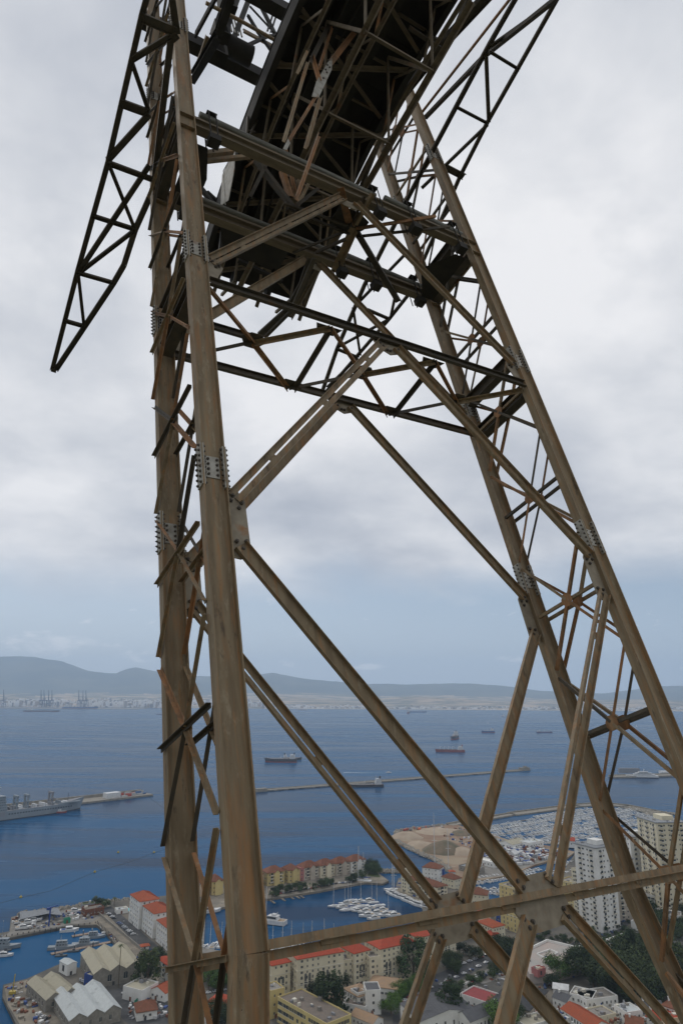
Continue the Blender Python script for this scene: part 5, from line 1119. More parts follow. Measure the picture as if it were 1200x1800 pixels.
def proto_patrol():
    e = empty('patrol_boat'); hull_mb(26, 6, 2.6, .3, .1).build('hull', [M_NAVY, M_HBLACK, M_NAVY], e); house(e, -6, 4, 4.4, 2.6, 2, 2.3, M_NAVY); mb = MB(); mb.tube((-2, 0, 7), (-2, 0, 12), .2, 6); mb.box(-2.4, -1.2, 9, -1.6, 1.2, 9.2); mb.build('mast', M_NAVY, e); return e
PR = {'m': proto_motor(), 's': proto_sail(), 'b': proto_small(), 'r': proto_rib(), 'p': proto_patrol()}
kids_index(); USED = set()
def place(k, pos, head, label, cat, group=None, s=1.0):
    e = PR[k]
    if k in USED: e = copy_tree(PR[k])
    USED.add(k); e.location = pos; e.rotation_euler = (0, 0, head); e.scale = (s, s, s); tag(e, label, cat, group); return e
u8 = math.radians(11)
place('p', g(150, 1662), u8, 'grey patrol boat on the upper side of the lower pontoon, farther right', 'boat', 'grey boats in the left basin', .8); place('p', g(110, 1668), u8, 'grey patrol boat at the left end of the lower pontoon', 'boat', 'grey boats in the left basin', .85); place('p', g(165, 1649), u8 + .05, 'grey patrol boat lying below the upper pontoon', 'boat', 'grey boats in the left basin', .7)
place('b', g(122, 1637), u8 + .1, 'white pilot boat near the pier edge in the left basin', 'boat', None, 1.9)
for x, y, k, l in ((108, 1681, 'r', 'dark inflatable at the near side of the lower pontoon, left'), (130, 1673, 'r', 'dark red decked launch at the near side of the lower pontoon'), (182, 1643, 'b', 'small boat moored off the end of the upper pontoon'), (175, 1682, 'b', 'small blue and white boat alone near the warehouses'), (205, 1668, 'r', 'dark inflatable moored at the end of the lower pontoon'), (4, 1663, 'r', 'dark launch at the left edge of the basin, uppermost'), (6, 1667, 'p', 'grey cabin launch at the left edge of the basin'), (8, 1681, 'm', 'red and white boat at the left edge of the basin'), (10, 1672, 'r', 'dark inflatable at the left edge of the basin, lower')):
    place(k, g(x, y), u8 + rnd.uniform(-.1, .1), l, 'boat', 'small boats in the left basin')
for i, (x, y) in enumerate(((40, 1622), (50, 1623), (42, 1632), (60, 1619), (132, 1603))):
    place('m', g(x, y, 2.6), .35, 'white boat stored ashore under the open shed' if i < 4 else 'dark hulled boat ashore behind the pier', 'boat', 'boats stored ashore on the left pier')
# Queensway style marina: clusters of yachts
def boats_px(lst, group, base, head0):
    for k, x, y, h, s, l in lst: place(k, g(x, y), math.radians(h), l, 'yacht', group, s)
cl = []
names = {'m': 'white motor yacht', 's': 'white sailing yacht with tall mast', 'b': 'small white motor boat'}
rowsA = [(588, 1594), (600, 1596), (607, 1590), (614, 1599), (622, 1592), (627, 1602), (636, 1595), (640, 1604), (650, 1598), (655, 1588), (646, 1586), (660, 1607), (664, 1594), (632, 1586), (670, 1602), (618, 1584), (644, 1611), (675, 1610), (684, 1605), (690, 1611), (656, 1616), (608, 1601)]
for i, (x, y) in enumerate(rowsA):
    place('s' if i % 3 == 0 else 'm', g(x, y), math.radians(200 + rnd.uniform(-8, 8)), ('white sailing yacht with a tall mast in the raft of yachts mid marina' if i % 3 == 0 else 'white motor yacht in the raft of yachts mid marina'), 'yacht', 'yachts rafted in the middle of the marina', rnd.uniform(.8, 1.2) if i % 3 else rnd.uniform(.95, 1.35))
for i, (x, y) in enumerate(((695, 1576), (702, 1579), (709, 1581), (690, 1573), (721, 1587), (728, 1590), (735, 1593), (741, 1592), (716, 1585), (748, 1597))):
    place('m', g(x, y), math.radians(140), 'white motor yacht moored stern-to along the quay of the yellow island block', 'yacht', 'yachts along the island quay', rnd.uniform(1.1, 1.5))
for i, (x, y, s, l) in enumerate(((633, 1551, 2.0, 'large sailing yacht alongside the villa quay tip, nearer'), (641, 1549, 1.6, 'sailing yacht alongside the villa quay tip, farther'), (692, 1567, 1.7, 'tall masted white yacht at the corner of the island quay'), (470, 1617, 1.5, 'white yacht just right of the near left leg'))):
    place('s', g(x, y), math.radians(170), l, 'yacht', 'big sailing yachts in the marina', s)
place('m', g(476, 1623), math.radians(160), 'big white motor yacht beside the near left leg', 'yacht', None, 2.2); place('m', g(368, 1604), math.radians(20), 'white motor yacht seen between the two left legs', 'yacht', None, 1.6)
for i in range(26):
    t = i / 25; place('s' if i % 2 else 'm', g(360 + 225 * t + rnd.uniform(-2, 2), 1665 + rnd.uniform(-3, 4) + 3 * math.sin(t * 3)), math.radians(80 + rnd.uniform(-5, 5)), ('white sailing yacht moored at the near quay behind the cream palace blocks' if i % 2 else 'white motor yacht moored at the near quay behind the cream palace blocks'), 'yacht', 'yachts along the near quay of the marina', rnd.uniform(.9, 1.2))
for i, (x, y) in enumerate(((478, 1580), (496, 1576), (511, 1573), (521, 1572), (528, 1571))):
    q = g(x, y); mb = MB(); mb.box(-.9, -9, .1, .9, 9, .6); mb.tube((-1.1, -8, -1), (-1.1, -8, 2.4), .2, 6); o = mb.build('finger_pontoon', M_PROM); o.location = q + V((0, -8, 0)); o.rotation_euler = (0, 0, .5); tag(o, 'short pale finger pontoon below the villa quay', 'pontoon', 'finger pontoons along the villa quay')
# the far marina: rows of boats behind the breakwater
P0, P1 = g(800, 1455), g(1012, 1420); U = (P1 - P0).normalized(); Nn = V((U.y, -U.x, 0)); cand = []
def inside(x, y):
    return y > interp([(800, 1470), (850, 1455), (1010, 1423), (1060, 1420), (1115, 1424), (1165, 1440)], x) and y < interp([(830, 1462), (870, 1473), (960, 1485), (1060, 1487), (1120, 1470), (1180, 1462)], x) and 838 < x < 1160
def project(p):
    q = CAMROT.transposed() @ (p - V((0, 0, CAM_Z))); return 600 + 1200 * q.x / -q.z, 900 - 1200 * q.y / -q.z
pont = []
for r in range(14):
    off = 24 + r * 26.5; run = None
    for i in range(0, 100):
        c = P0 + U * (i * 5.4 - 40) + Nn * off; ok = False
        for s in (-1, 1):
            p = c + Nn * 6.6 * s; x, y = project(p)
            if inside(x, y) and rnd.random() < .76: cand.append((p.length, p, s)); ok = True
        if ok: run = (run[0] if run else c, c)
    if run: pont.append(run)
for i, (a, b) in enumerate(pont):
    mb = MB(); mb.obox(V((0, 0, .5)), (b - a) / 2, Nn * 1.1, V((0, 0, .3))); o = mb.build('floating_pontoon', M_PAVE); o.location = (a + b) / 2; tag(o, 'long floating pontoon lined with boats in the far marina', 'pontoon', 'pontoons of the far marina')
# channel marina in front of the boatyard
for (xa, ya), (xb, yb) in (((822, 1552), (905, 1540)), ((842, 1566), (900, 1572)), ((975, 1522), (1000, 1513)), ((975, 1538), (1000, 1528)), ((970, 1553), (995, 1548)), ((900, 1545), (960, 1530))):
    a, b = g(xa, ya), g(xb, yb); d = (b - a).normalized(); n_ = V((-d.y, d.x, 0))
    for i in range(int((b - a).length / 5.2)):
        for s in (-1, 1): p = a + d * i * 5.2 + n_ * 6.4 * s; cand.append((p.length - 2000, p, s * 1j if False else s))
cand.sort(key=lambda t: t[0]); hd = math.atan2(Nn.y, Nn.x)
NB = 215; used_m = [0]
for i, (dist_, p, s) in enumerate(cand[:NB]):
    near = dist_ < 0; k = 'm' if i % 3 else 'b'
    place(k, p, hd + (0 if s > 0 else math.pi) + rnd.uniform(-.05, .05), ('white motor yacht berthed in the channel in front of the boatyard' if near else 'white motor yacht berthed in a row of the far marina') if k == 'm' else ('small white motor boat berthed in the channel in front of the boatyard' if near else 'small white motor boat berthed in a row of the far marina'), 'boat', 'boats of the channel marina' if near else 'boats of the far marina', rnd.uniform(.55, .95))
mb = MB(); src = [(o.data, Matrix.Identity(4)) for o in KIDS[PR['m'].name]]
parts_ = [([tuple(v.co) for v in me.vertices], [tuple(p.vertices) for p in me.polygons], 1 if me.materials[0] == M_GLASS else 0) for me, _ in src if len(me.polygons) < 400]
hl = hull_mb(12, 3.8, 1.6, .3, .12)
for _, p, s in cand[NB:]:
    a = hd + (0 if s > 0 else math.pi) + rnd.uniform(-.05, .05); ca, sa = math.cos(a), math.sin(a); sc = rnd.uniform(.55, .95)
    for vs_, fs_, mi in parts_: mb.add([(p.x + sc * (x * ca - y * sa), p.y + sc * (x * sa + y * ca), sc * z) for x, y, z in vs_], fs_, mi)
tag(mb.build('moored_boats', [M_WHITE, M_GLASS], fix=False), kind='stuff')
# boats and gear stored ashore in the boatyard
mb = MB()
for _ in range(520):
    x, y = rnd.uniform(842, 998), rnd.uniform(1483, 1520); y2 = interp([(842, 1540), (900, 1530), (960, 1513), (1000, 1503)], x); y1 = interp([(842, 1470), (900, 1484), (1000, 1502)], x)
    if y > y2 - 3 or y < y1: continue
    p = g(x, y, 2); a = rnd.uniform(0, 3.14); c_, s_ = math.cos(a), math.sin(a); l, w, h = rnd.uniform(1.6, 4), rnd.uniform(.9, 1.6), rnd.uniform(.7, 2)
    mb.obox(V((p.x, p.y, 2 + h)), V((c_, s_, 0)) * l, V((-s_, c_, 0)) * w, V((0, 0, h)), rnd.choice((0, 0, 0, 1, 2, 3)))
tag(mb.build('stored_boats', [M_WHITE, M_FARD, M_SAIL, M_BRN], fix=False), kind='stuff')
for nm, lb, a, b, h, dp, rf, wm_, rm in [('marquee', 'large cream gable shed in the boatyard behind the sand', (900, 1494), (926, 1488), 6, 22, 'gable', M_WALLW, M_PALER), ('shed', 'white box shed right of the cream boatyard shed', (930, 1493), (955, 1488), 7, 16, 'flat', M_WALLW, M_WROOF), ('shed', 'orange roofed low shed left of the boatyard', (848, 1501), (868, 1500), 6, 14, 'gable', M_PEACH, M_TAN), ('shed', 'red roofed hall behind the steep right brace', (984, 1487), (1010, 1489), 7, 20, 'gable', M_WALLW, M_RED), ('marquee', 'small white tent in the middle of the boatyard', (904, 1508), (912, 1505), 4, 9, 'gable', M_WHITE, M_WHITE), ('boatyard_office', 'low white office building with flat roof on the boatyard quay', (836, 1518), (868, 1526), 5, 12, 'flat', M_WALLW, M_WALLW), ('boatyard_office', 'grey flat roofed quay building left of the boatyard office', (806, 1530), (838, 1538), 5, 14, 'flat', M_STONEW, M_LGREY), ('shed', 'small beige hut in front of the boatyard tent', (860, 1512), (876, 1513), 4, 8, 'gable', M_BEIGE, M_TAN)]:
    B_(nm, lb, a, b, 2, dp, h, rf, wm_, rm, 3.0, (5, 4, 1.5, 1.5))
for i, (x, yb, yt) in enumerate(((764, 1527, 1455), (788, 1528, 1478), (692, 1567, 1530))):
    p = g(x, yb, 2); h = 60 if i == 0 else 44 if i == 1 else 30; mb = MB(); mb.tube((0, 0, 0), (0, 0, h), .45, 8, .2); mb.box(-3, -.1, h * .5, 3, .1, h * .5 + .3); mb.box(-2, -.1, h * .75, 2, .1, h * .75 + .3); o = mb.build('tall_mast', M_WHITE); o.location = p; tag(o, ('tallest white yacht mast standing in front of the sand', 'second tall white yacht mast in front of the brown heap', 'white mast at the corner of the island block')[i], 'mast')
# ------------------------------------------------------------------ villas on the narrow quay
VIL = [(352, 1577, 368, 1574), (372, 1574, 392, 1571), (440, 1563, 463, 1559), (470, 1558, 500, 1553), (507, 1553, 527, 1549), (534, 1548, 562, 1543), (563, 1544, 590, 1539), (591, 1540, 616, 1535), (617, 1536, 643, 1531)]
vl = ['villa seen between the two left legs, left one', 'villa seen between the two left legs, right one', 'villa half hidden by the near left leg', 'yellow villa second from the left in the quay row', 'narrow yellow villa left of the pink bay in the quay row', 'villa right of the pink bay in the quay row', 'villa third from the right end of the quay row', 'villa second from the right end of the quay row', 'pale villa at the right end of the quay row']
for i, ((x0, y0, x1, y1), l) in enumerate(zip(VIL, vl)):
    wm_ = (M_PEACH, M_YEL, M_PEACH, M_YEL, M_YEL, M_BEIGE, M_CREAM, M_BEIGE, M_WALLW)[i]
    e, o, u, v, L = B_('quay_villa', l, (x0, y0), (x1, y1), 2, 15, 12.5, 'hip', wm_, M_BRN, 5.0, (3.1, 3.1, 1.2, 1.5), group='villas on the narrow quay', extras='balcony')
    mb = MB(); wb = MB(); q = o + u * L * .5 - v * 1.2; mb.obox(q + V((0, 0, 6)), u * 3.2, v * 1.25, V((0, 0, 6.2))); mb.build('gable_bay', wm_, e); rb = MB(); wg = MB(); roof_gable(rb, wg, q - u * 3.2 - v * 1.25, u, v, 6.4, 9, 12.2, 2.6, 'v'); rb.build('bay_roof', M_BRN, e); wg.build('gable', wm_, e)
B_('quay_villa', 'narrow pink bay between two yellow villas', (527, 1549), (534, 1548), 2, 12, 12, 'flat', M_PINK, M_PINK, win=(3.1, 3.1, 1.2, 1.5), group='villas on the narrow quay', extras='bare')
# yellow island block with arcade, and red roofed blocks behind
e, o, u, v, L = B_('apartment_block', 'tall pale end tower of the waterfront island block behind the brace', (705, 1567), (715, 1570), 2, 12, 22, 'flat', M_CREAM, M_FLAT, win=(3, 3, 1.2, 1.5))
B_('apartment_block', 'long cream waterfront block with many balconies, crossed by the diagonal brace', (715, 1571), (768, 1590), 2, 14, 15, 'hip', M_CREAM, M_BRN, 3.5, (3.0, 3.0, 1.6, 1.8), extras='balcony')
B_('terraced_house', 'red roofed white house with dormers behind the waterfront block', (742, 1545), (772, 1549), 2, 14, 12, 'hip', M_WALLW, M_BRN, 4.5); B_('terraced_house', 'brown roofed house above the left bottom gusset', (776, 1557), (798, 1563), 2, 12, 9, 'hip', M_CREAM, M_BRN, 4)
B_('terraced_house', 'brown roofed house right of the left bottom gusset', (815, 1588), (856, 1592), 2, 16, 9, 'hip', M_CREAM, M_BRN, 4.5); B_('kiosk', 'blue hoarding beside the red roofed house on the quay', (772, 1545), (779, 1546), 2, 4, 9, 'flat', M_BLUEW, M_BLUEW, win=(0, 0, 0, 0), extras='bare'); B_('kiosk', 'small orange roofed kiosk on the quay', (790, 1541), (800, 1541), 2, 6, 5, 'hip', M_WALLW, M_ORG, 1.5, (0, 0, 0, 0))
# ------------------------------------------------------------------ cream palace blocks with red roofs
pal = [((478, 1697), (511, 1690), 23, 13, 'low left pavilion of the cream palace with arched windows', 0), ((523, 1686), (604, 1672), 26, 15, 'long left wing of the cream palace with a red hip roof', 0), ((622, 1676), (650, 1669), 23, 20, 'projecting corner block of the cream palace with a chimney box', 1), ((668, 1668), (730, 1654), 25, 16, 'middle wing of the cream palace right of the corner block', 1), ((734, 1648), (764, 1641), 24, 18, 'right wing of the cream palace next to the lower gusset', 1), ((770, 1640), (800, 1633), 21, 16, 'rearmost red roofed block of the cream palace', 0)]
for a, b, z, dp, l, ch in pal:
    B_('palace_block', l, a, b, z, dp * 1.25, z - 2, 'hip', M_CREAM, M_RED, 4.2, (4.0, 3.1, 1.05, 1.35), group='cream palace blocks', arch=(1, 3), extras='band tall', chim=ch)
B_('palace_block', 'recessed cream link between the pavilion and the long wing', (511, 1692), (523, 1690), 20, 12, 18, 'hip', M_CREAM, M_RED, 2.5, (3.3, 3.1, 1.15, 1.5), group='cream palace blocks')
B_('palace_block', 'cream link between long wing and corner block with roof terrace', (602, 1690), (622, 1688), 18, 12, 16, 'flat', M_CREAM, M_FLAT, 2.5, (3.3, 3.1, 1.15, 1.5), group='cream palace blocks', arch=(1,)); B_('palace_block', 'cream link right of the corner block with roof terrace', (650, 1685), (668, 1682), 20, 12, 18, 'flat', M_CREAM, M_FLAT, 2.5, (3.3, 3.1, 1.15, 1.5), group='cream palace blocks', arch=(2,))
# school block, bottom
B_('school', 'long cream school block with brown flat roof and ribbon windows', (488, 1754), (574, 1802), 15, 19, 13, 'flat', M_YEL, M_BROWNF, win=(2.3, 3.6, 1.8, 1.9), extras=''); B_('stair_tower', 'cream stair tower at the left end of the school', (476, 1744), (500, 1738), 17, 12, 15, 'flat', M_YEL, M_FLAT, win=(4, 4, 1, 1.3)); B_('stair_tower', 'cream stair block at the right end of the school', (572, 1794), (610, 1783), 13, 10, 11, 'flat', M_YEL, M_PALER, win=(4, 4, 1, 1.3))
# white house group
B_('townhouse', 'tall narrow white house in the bottom centre with grey roof', (643, 1743), (669, 1742), 15, 13, 13, 'flat', M_WALLW, M_GREY, win=(5, 3.6, 1.3, 1.5), extras='bare'); B_('townhouse', 'white house wing with tan hip roof left of the tall white house', (604, 1737), (630, 1752), 11, 13, 9, 'hip', M_WALLW, M_TAN, 2.0, (2.8, 3.5, 1.2, 1.6)); B_('townhouse', 'wide tan roofed white building behind the tall white house', (645, 1735), (698, 1742), 8, 18, 7, 'hip', M_WALLW, M_TAN, 3.0, (2.6, 3.2, 1.3, 1.3)); B_('townhouse', 'low white house in front, below the tall white house', (602, 1765), (642, 1772), 7, 10, 5, 'flat', M_WALLW, M_BROWNF, win=(3.2, 3, 1.2, 1.4)); B_('townhouse', 'tan tiled long roof at the bottom centre', (616, 1784), (655, 1800), 7, 10, 5, 'gable', M_WALLW, M_TAN, 2.5, (3, 3, 1, 1.2)); B_('townhouse', 'small grey roofed wing between the white houses', (628, 1748), (643, 1744), 12, 8, 10, 'flat', M_WALLW, M_GREY, win=(3, 3.3, 1.2, 1.4))
B_('town_hall', 'white hall with large grey roof behind the lower left brace', (703, 1764), (738, 1796), 11, 40, 9, 'gable', M_WALLW, M_GREY, 3.5, (6, 8, 1.2, 4)); B_('town_hall', 'grey slate hall with white gable and pediment at the bottom', (798, 1786), (826, 1800), 9, 26, 8, 'gable', M_WALLW, M_GREY, 3.5, (3.4, 6, 1.3, 2.6), along='v')
B_('low_block', 'low building with maroon flat roof and white parapet', (808, 1748), (858, 1765), 8, 17, 6, 'flat', M_WALLW, M_MAROON, win=(4, 4, 1.2, 1.2), extras='bare'); B_('church_hall', 'big dark grey hip roofed hall in the bottom right', (862, 1758), (930, 1776), 8, 36, 6, 'hip', M_BEIGE, M_DGREY, 5, (4, 5, 1.2, 2))
B_('market_hall', 'long orange tiled roof with blue windows in its white wall, bottom right', (985, 1776), (1040, 1812), 9, 14, 8, 'gable', M_WALLW, M_ORG, 3, (2.6, 3.2, 1.3, 2.0)); B_('low_block', 'cream flat roofed building at the bottom edge below the awning', (925, 1806), (985, 1790), 6, 12, 4, 'flat', M_WALLW, M_PALER, win=(3, 3, 1, 1))
fl = [(1000, 1748, 1040, 1757, 9, 14, M_WALLW, M_FLAT, 'flat', 'white flat roofed block with air units, right of the marquee'), (1030, 1760, 1085, 1752, 9, 14, M_WALLW, M_FLAT, 'flat', 'second white flat roofed block, right of the first'), (1050, 1790, 1082, 1783, 7, 12, M_CREAM, M_FLAT, 'flat', 'small cream flat roofed house between braces'), (1078, 1768, 1100, 1782, 9, 12, M_WALLW, M_WROOF, 'flat', 'small white cube house with one dark window'), (1123, 1772, 1166, 1775, 8, 12, M_WALLW, M_GREY, 'gable', 'slate roofed white house near the right edge'), (1135, 1786, 1160, 1792, 9, 10, M_WALLW, M_RED, 'hip', 'little red roofed house below the slate roof'), (1162, 1766, 1192, 1776, 12, 12, M_WALLW, M_BRN, 'hip', 'brown roofed white house at the right edge'), (1168, 1794, 1200, 1790, 10, 12, M_PEACH, M_RED, 'flat', 'pinkish terrace house in the bottom right corner'), (1190, 1750, 1230, 1760, 16, 14, M_WALLW, M_FLAT, 'flat', 'tall white house cut by the right edge'), (1098, 1800, 1130, 1806, 7, 12, M_WALLW, M_BRN, 'gable', 'brown roofed house at the bottom under the right brace'), (970, 1752, 995, 1762, 6, 10, M_WALLW, M_GREY, 'gable', 'small grey roofed house left of the white flat blocks')]
for x0, y0, x1, y1, h, dp, wm_, rm, rf, l in fl: B_('townhouse', l, (x0, y0), (x1, y1), h + 2, dp, h, rf, wm_, rm, 2.8, (3.2, 3.2, 1.1, 1.4), chim=1 if rf != 'flat' else 0)
B_('marquee', 'white canvas marquee beside the park trees', (971, 1737), (998, 1741), 5, 9, 3, 'gable', M_WHITE, M_WHITE, 2, (0, 0, 0, 0))
# red and white awning
e = empty('striped_awning', g(940, 1776, 4)); tag(e, 'red and white striped awning in front of the dark roofed hall', 'awning')
for k in range(12):
    mb = MB(); mb.add([(-8 + k * 1.4, -2, 0), (-6.6 + k * 1.4, -2, 0), (-6.6 + k * 1.4, 3, 1.8), (-8 + k * 1.4, 3, 1.8), (-8 + k * 1.4, -2, -.1), (-6.6 + k * 1.4, -2, -.1), (-6.6 + k * 1.4, 3, 1.7), (-8 + k * 1.4, 3, 1.7)], [(0, 1, 2, 3), (7, 6, 5, 4), (0, 4, 5, 1), (1, 5, 6, 2), (2, 6, 7, 3), (3, 7, 4, 0)]); mb.build('stripe', M_CR if k % 2 else M_WHITE, e)
# red roofs and yellow towers behind the gussets
for a, b, h, dp, wm_, rm, rf, l in [((838, 1640), (866, 1652), 9, 14, M_CREAM, M_ORG, 'hip', 'orange roofed villa between the lower gussets, nearer'), ((834, 1622), (862, 1628), 8, 14, M_CREAM, M_RED, 'hip', 'red roofed villa between the lower gussets, farther'), ((866, 1654), (876, 1650), 4, 8, M_YEL, M_RED, 'hip', 'small red roofed annex beside the yellow tower'), ((851, 1612), (872, 1612), 6, 12, M_WALLW, M_PALER, 'gable', 'cream roofed hall behind the red villas'), ((872, 1628), (880, 1630), 12, 6, M_BLUEW, M_BLUEW, 'flat', 'dark blue building beside the yellow tower'), ((784, 1660), (828, 1650), 10, 12, M_CREAM, M_RED, 'hip', 'cream shop block with a blue sign band under the lower left gusset')]:
    B_('villa', l, a, b, 2, dp, h, rf, wm_, rm, 3.2, (3, 3, 1, 1.3))
B_('yellow_tower', 'tall yellow apartment tower between the two lower gussets', (880, 1630), (912, 1642), 2, 18, 34, 'flat', M_YEL, M_FLAT, win=(4.2, 3.2, .9, 1.9), extras='band'); B_('yellow_tower', 'second yellow apartment tower right of the big lower gusset', (986, 1604), (1018, 1612), 2, 18, 27, 'flat', M_YEL, M_FLAT, win=(4.0, 3.2, .9, 1.9), extras='band')
B_('apartment_block', 'peach apartment wing below the nearest white tower', (1020, 1600), (1036, 1606), 2, 16, 30, 'flat', M_PEACH, M_FLAT, win=(3.6, 3.3, 1.6, 1.4))
# high apartment towers on the right
TW_ = [((1008, 1483), (1046, 1492), 68, 24, M_WALLW, 'nearest white apartment tower with grey roof, left of the leg'), ((1118, 1436), (1152, 1447), 82, 30, M_CREAM, 'tallest cream apartment tower between leg and steep brace'), ((1089, 1466), (1106, 1472), 62, 20, M_WALLW, 'white apartment tower half hidden behind the right leg'), ((1184, 1462), (1204, 1468), 66, 22, M_FARD, 'grey blue tower at the right edge'), ((1150, 1496), (1196, 1506), 44, 26, M_BEIGE, 'beige stepped block below the tallest tower'), ((1052, 1502), (1078, 1512), 52, 20, M_BEIGE, 'beige balconied block between the leg and the nearest tower')]
for a, b, z, dp, wm_, l in TW_:
    e, o, u, v, L = B_('apartment_tower', l, a, b, z, dp, z - 2, 'flat', wm_, M_LGREY, win=(4.8, 4.1, 1.5, 1.3), group='apartment towers on the right', extras='balcony balconyl', cat='tower block')
    mb = MB(); mb.obox(o + u * L / 2 + v * dp / 2 + V((0, 0, z - 2 + .5)), u * (L / 2 + 1.0), v * (dp / 2 + 1.0), V((0, 0, .3))); mb.build('roof_slab', M_LGREY, e); mb = MB(); mb.obox(o + u * L * .5 + v * dp * .6 + V((0, 0, z + .6)), u * L * .22, v * dp * .2, V((0, 0, 2.0))); mb.build('plant_room', wm_, e)
for a, b, z, dp, l in [((1000, 1548), (1036, 1560), 30, 18, 'cream terraced block stepping down in front of the nearest tower'), ((1003, 1527), (1036, 1537), 42, 14, 'upper step of the terraced block beside the nearest tower'), ((1126, 1515), (1182, 1530), 26, 18, 'cream terraced block under the tallest tower'), ((1126, 1572), (1180, 1580), 16, 18, 'low white block with terraces seen under the beam')]:
    B_('terrace_block', l, a, b, z, dp, z - 2, 'flat', M_CREAM if z != 16 else M_WALLW, M_FLAT, win=(3.4, 3.3, 1.9, 1.5), cat='building', extras='balcony')
B_('grey_core', 'windowless grey wall slab beside the nearest white tower', (1036, 1552), (1046, 1556), 38, 14, 36, 'flat', M_STONEW, M_FLAT, win=(0, 0, 0, 0), extras='bare')
B_('white_villa', 'white rough fort wall house beside the parking street on the right', (1108, 1624), (1140, 1632), 6, 14, 6, 'flat', M_WALLW, M_FLAT, win=(0, 0, 0, 0)); B_('white_villa', 'white flat roofed house right of the fort wall house', (1150, 1606), (1196, 1612), 9, 16, 7, 'flat', M_WALLW, M_FLAT, win=(4, 3, 1, 1))
# bastion terrace with low walls
flat('bastion_terrace', [V((q.x, q.y, 8)) for q in [g(x, y, 8) for x, y in ((915, 1684), (925, 1672), (961, 1655), (1010, 1667), (1040, 1664), (1094, 1644), (1112, 1654), (1060, 1682), (1010, 1700), (965, 1712), (930, 1712))]], 8.0, mat('terrace_paving', (0.36, 0.34, 0.31), .9, 0, (0.42, 0.34, 0.30), .06), 7.0)
wall_line('terrace_parapet', 'pale low parapet round the bastion terrace above the park', [(915, 1684), (925, 1672), (961, 1655), (1010, 1667), (1040, 1664), (1094, 1644), (1112, 1654)], 1.6, .8, M_WALLW, 8.0); wall_line('terrace_parapet', 'pale low parapet on the near side of the bastion terrace', [(1112, 1654), (1060, 1682), (1010, 1700)], 1.4, .8, M_WALLW, 8.0)
wall_line('pool_wall', 'square sunken pale basin wall on the bastion terrace', [(943, 1678), (966, 1670), (980, 1676), (958, 1686), (943, 1678)], .9, .6, M_WALLW, 8.0)
B_('pavilion', 'small orange roofed pavilion on the bastion terrace', (1050, 1664), (1066, 1661), 12, 7, 4, 'hip', M_BRN, M_ORG, 1.2, (0, 0, 0, 0), base=8.0); B_('kiosk', 'pink low kiosk at the near left corner of the terrace', (944, 1704), (958, 1700), 12, 6, 3, 'flat', M_PINK, M_TAN, 1.2, (0, 0, 0, 0), base=8.0)
wall_line('garden_wall', 'pale garden wall below the nearest tower', [(1030, 1622), (1064, 1640), (1085, 1626)], 1.6, .5, M_WALLW); wall_line('street_wall', 'long pale street wall behind the maroon roof', [(770, 1752), (860, 1712), (905, 1700)], 1.4, .5, M_WALLW)
# ------------------------------------------------------------------ trees
def leaf_mat(name, c1, c2):
    m = mat(name, c1, 0.75, 0, c2, 0.45, (1, 1, 1), 0, 4, .38, .62, rand=.28, spec=.15, coords='Object'); return m
M_LEAFD = leaf_mat('dark_foliage', (0.016, 0.030, 0.010), (0.052, 0.070, 0.024)); M_LEAFB = leaf_mat('bright_foliage', (0.045, 0.095, 0.016), (0.085, 0.15, 0.03)); M_LEAFM = leaf_mat('mid_foliage', (0.03, 0.055, 0.018), (0.06, 0.09, 0.03)); M_TRUNK = mat('tree_bark', (0.12, 0.09, 0.06), .95)
def crown(seed, n, kind):
    r = random.Random(seed); mb = MB(); cl = []
    for _ in range({'round': 34, 'tall': 26, 'cypress': 22, 'bush': 16, 'pine': 30}[kind]):
        a = r.uniform(0, 6.283); t = r.random()
        if kind == 'round': rad = math.sqrt(r.random()) * .85; z = r.uniform(.35, 1.0); w = math.sin(math.acos(min(1, abs(z - .62) / .5))) if abs(z - .62) < .5 else .2; cl.append((rad * w * math.cos(a) * .8, rad * w * math.sin(a) * .8, z, r.uniform(.16, .3)))
        elif kind == 'tall': z = r.uniform(.25, 1.0); w = .38 * (1.15 - z) + .12; cl.append((w * math.cos(a), w * math.sin(a), z, r.uniform(.12, .22)))
        elif kind == 'cypress': z = r.uniform(.1, 1.0); w = .30 * (1.02 - z); cl.append((w * math.cos(a), w * math.sin(a), z, .13 * (1.2 - z) + .05))
        elif kind == 'pine': rad = math.sqrt(r.random()); cl.append((rad * .7 * math.cos(a), rad * .7 * math.sin(a), .78 + .2 * (1 - rad) + r.uniform(-.06, .06), r.uniform(.14, .22)))
        else: cl.append((.5 * math.cos(a) * r.random(), .5 * math.sin(a) * r.random(), r.uniform(.2, .8), r.uniform(.2, .35)))
    tot = sum(c[3] ** 2 for c in cl)
    for cx_, cy_, cz_, cr in cl:
        for _ in range(int(n * cr ** 2 / tot)):
            d = V((r.gauss(0, 1), r.gauss(0, 1), r.gauss(0, 1))).normalized(); p = V((cx_, cy_, cz_)) + d * cr * r.uniform(.7, 1.08)
            nn = (d + V((r.uniform(-.6, .6), r.uniform(-.6, .6), r.uniform(-.3, .8)))).normalized(); u = nn.orthogonal().normalized(); u = Matrix.Rotation(r.uniform(0, 6.28), 3, nn) @ u; w = nn.cross(u); s = r.uniform(.024, .05) * (1.3 if kind == 'bush' else 1)
            mb.add([p - u * s, p - w * s * .6, p + u * s, p + w * s * .6], [(0, 1, 2, 3)])
    return mb
def trunk(kind):
    mb = MB(); h = {'round': .5, 'tall': .6, 'cypress': .3, 'bush': .2, 'pine': .78}[kind]
    mb.tube((0, 0, -.03), (.02, .01, h), .045, 7, .025)
    for a in (.4, 2.3, 4.4): mb.tube((.015, .01, h * .6), (.22 * math.cos(a), .22 * math.sin(a), h + .15), .022, 5, .01)
    return mb
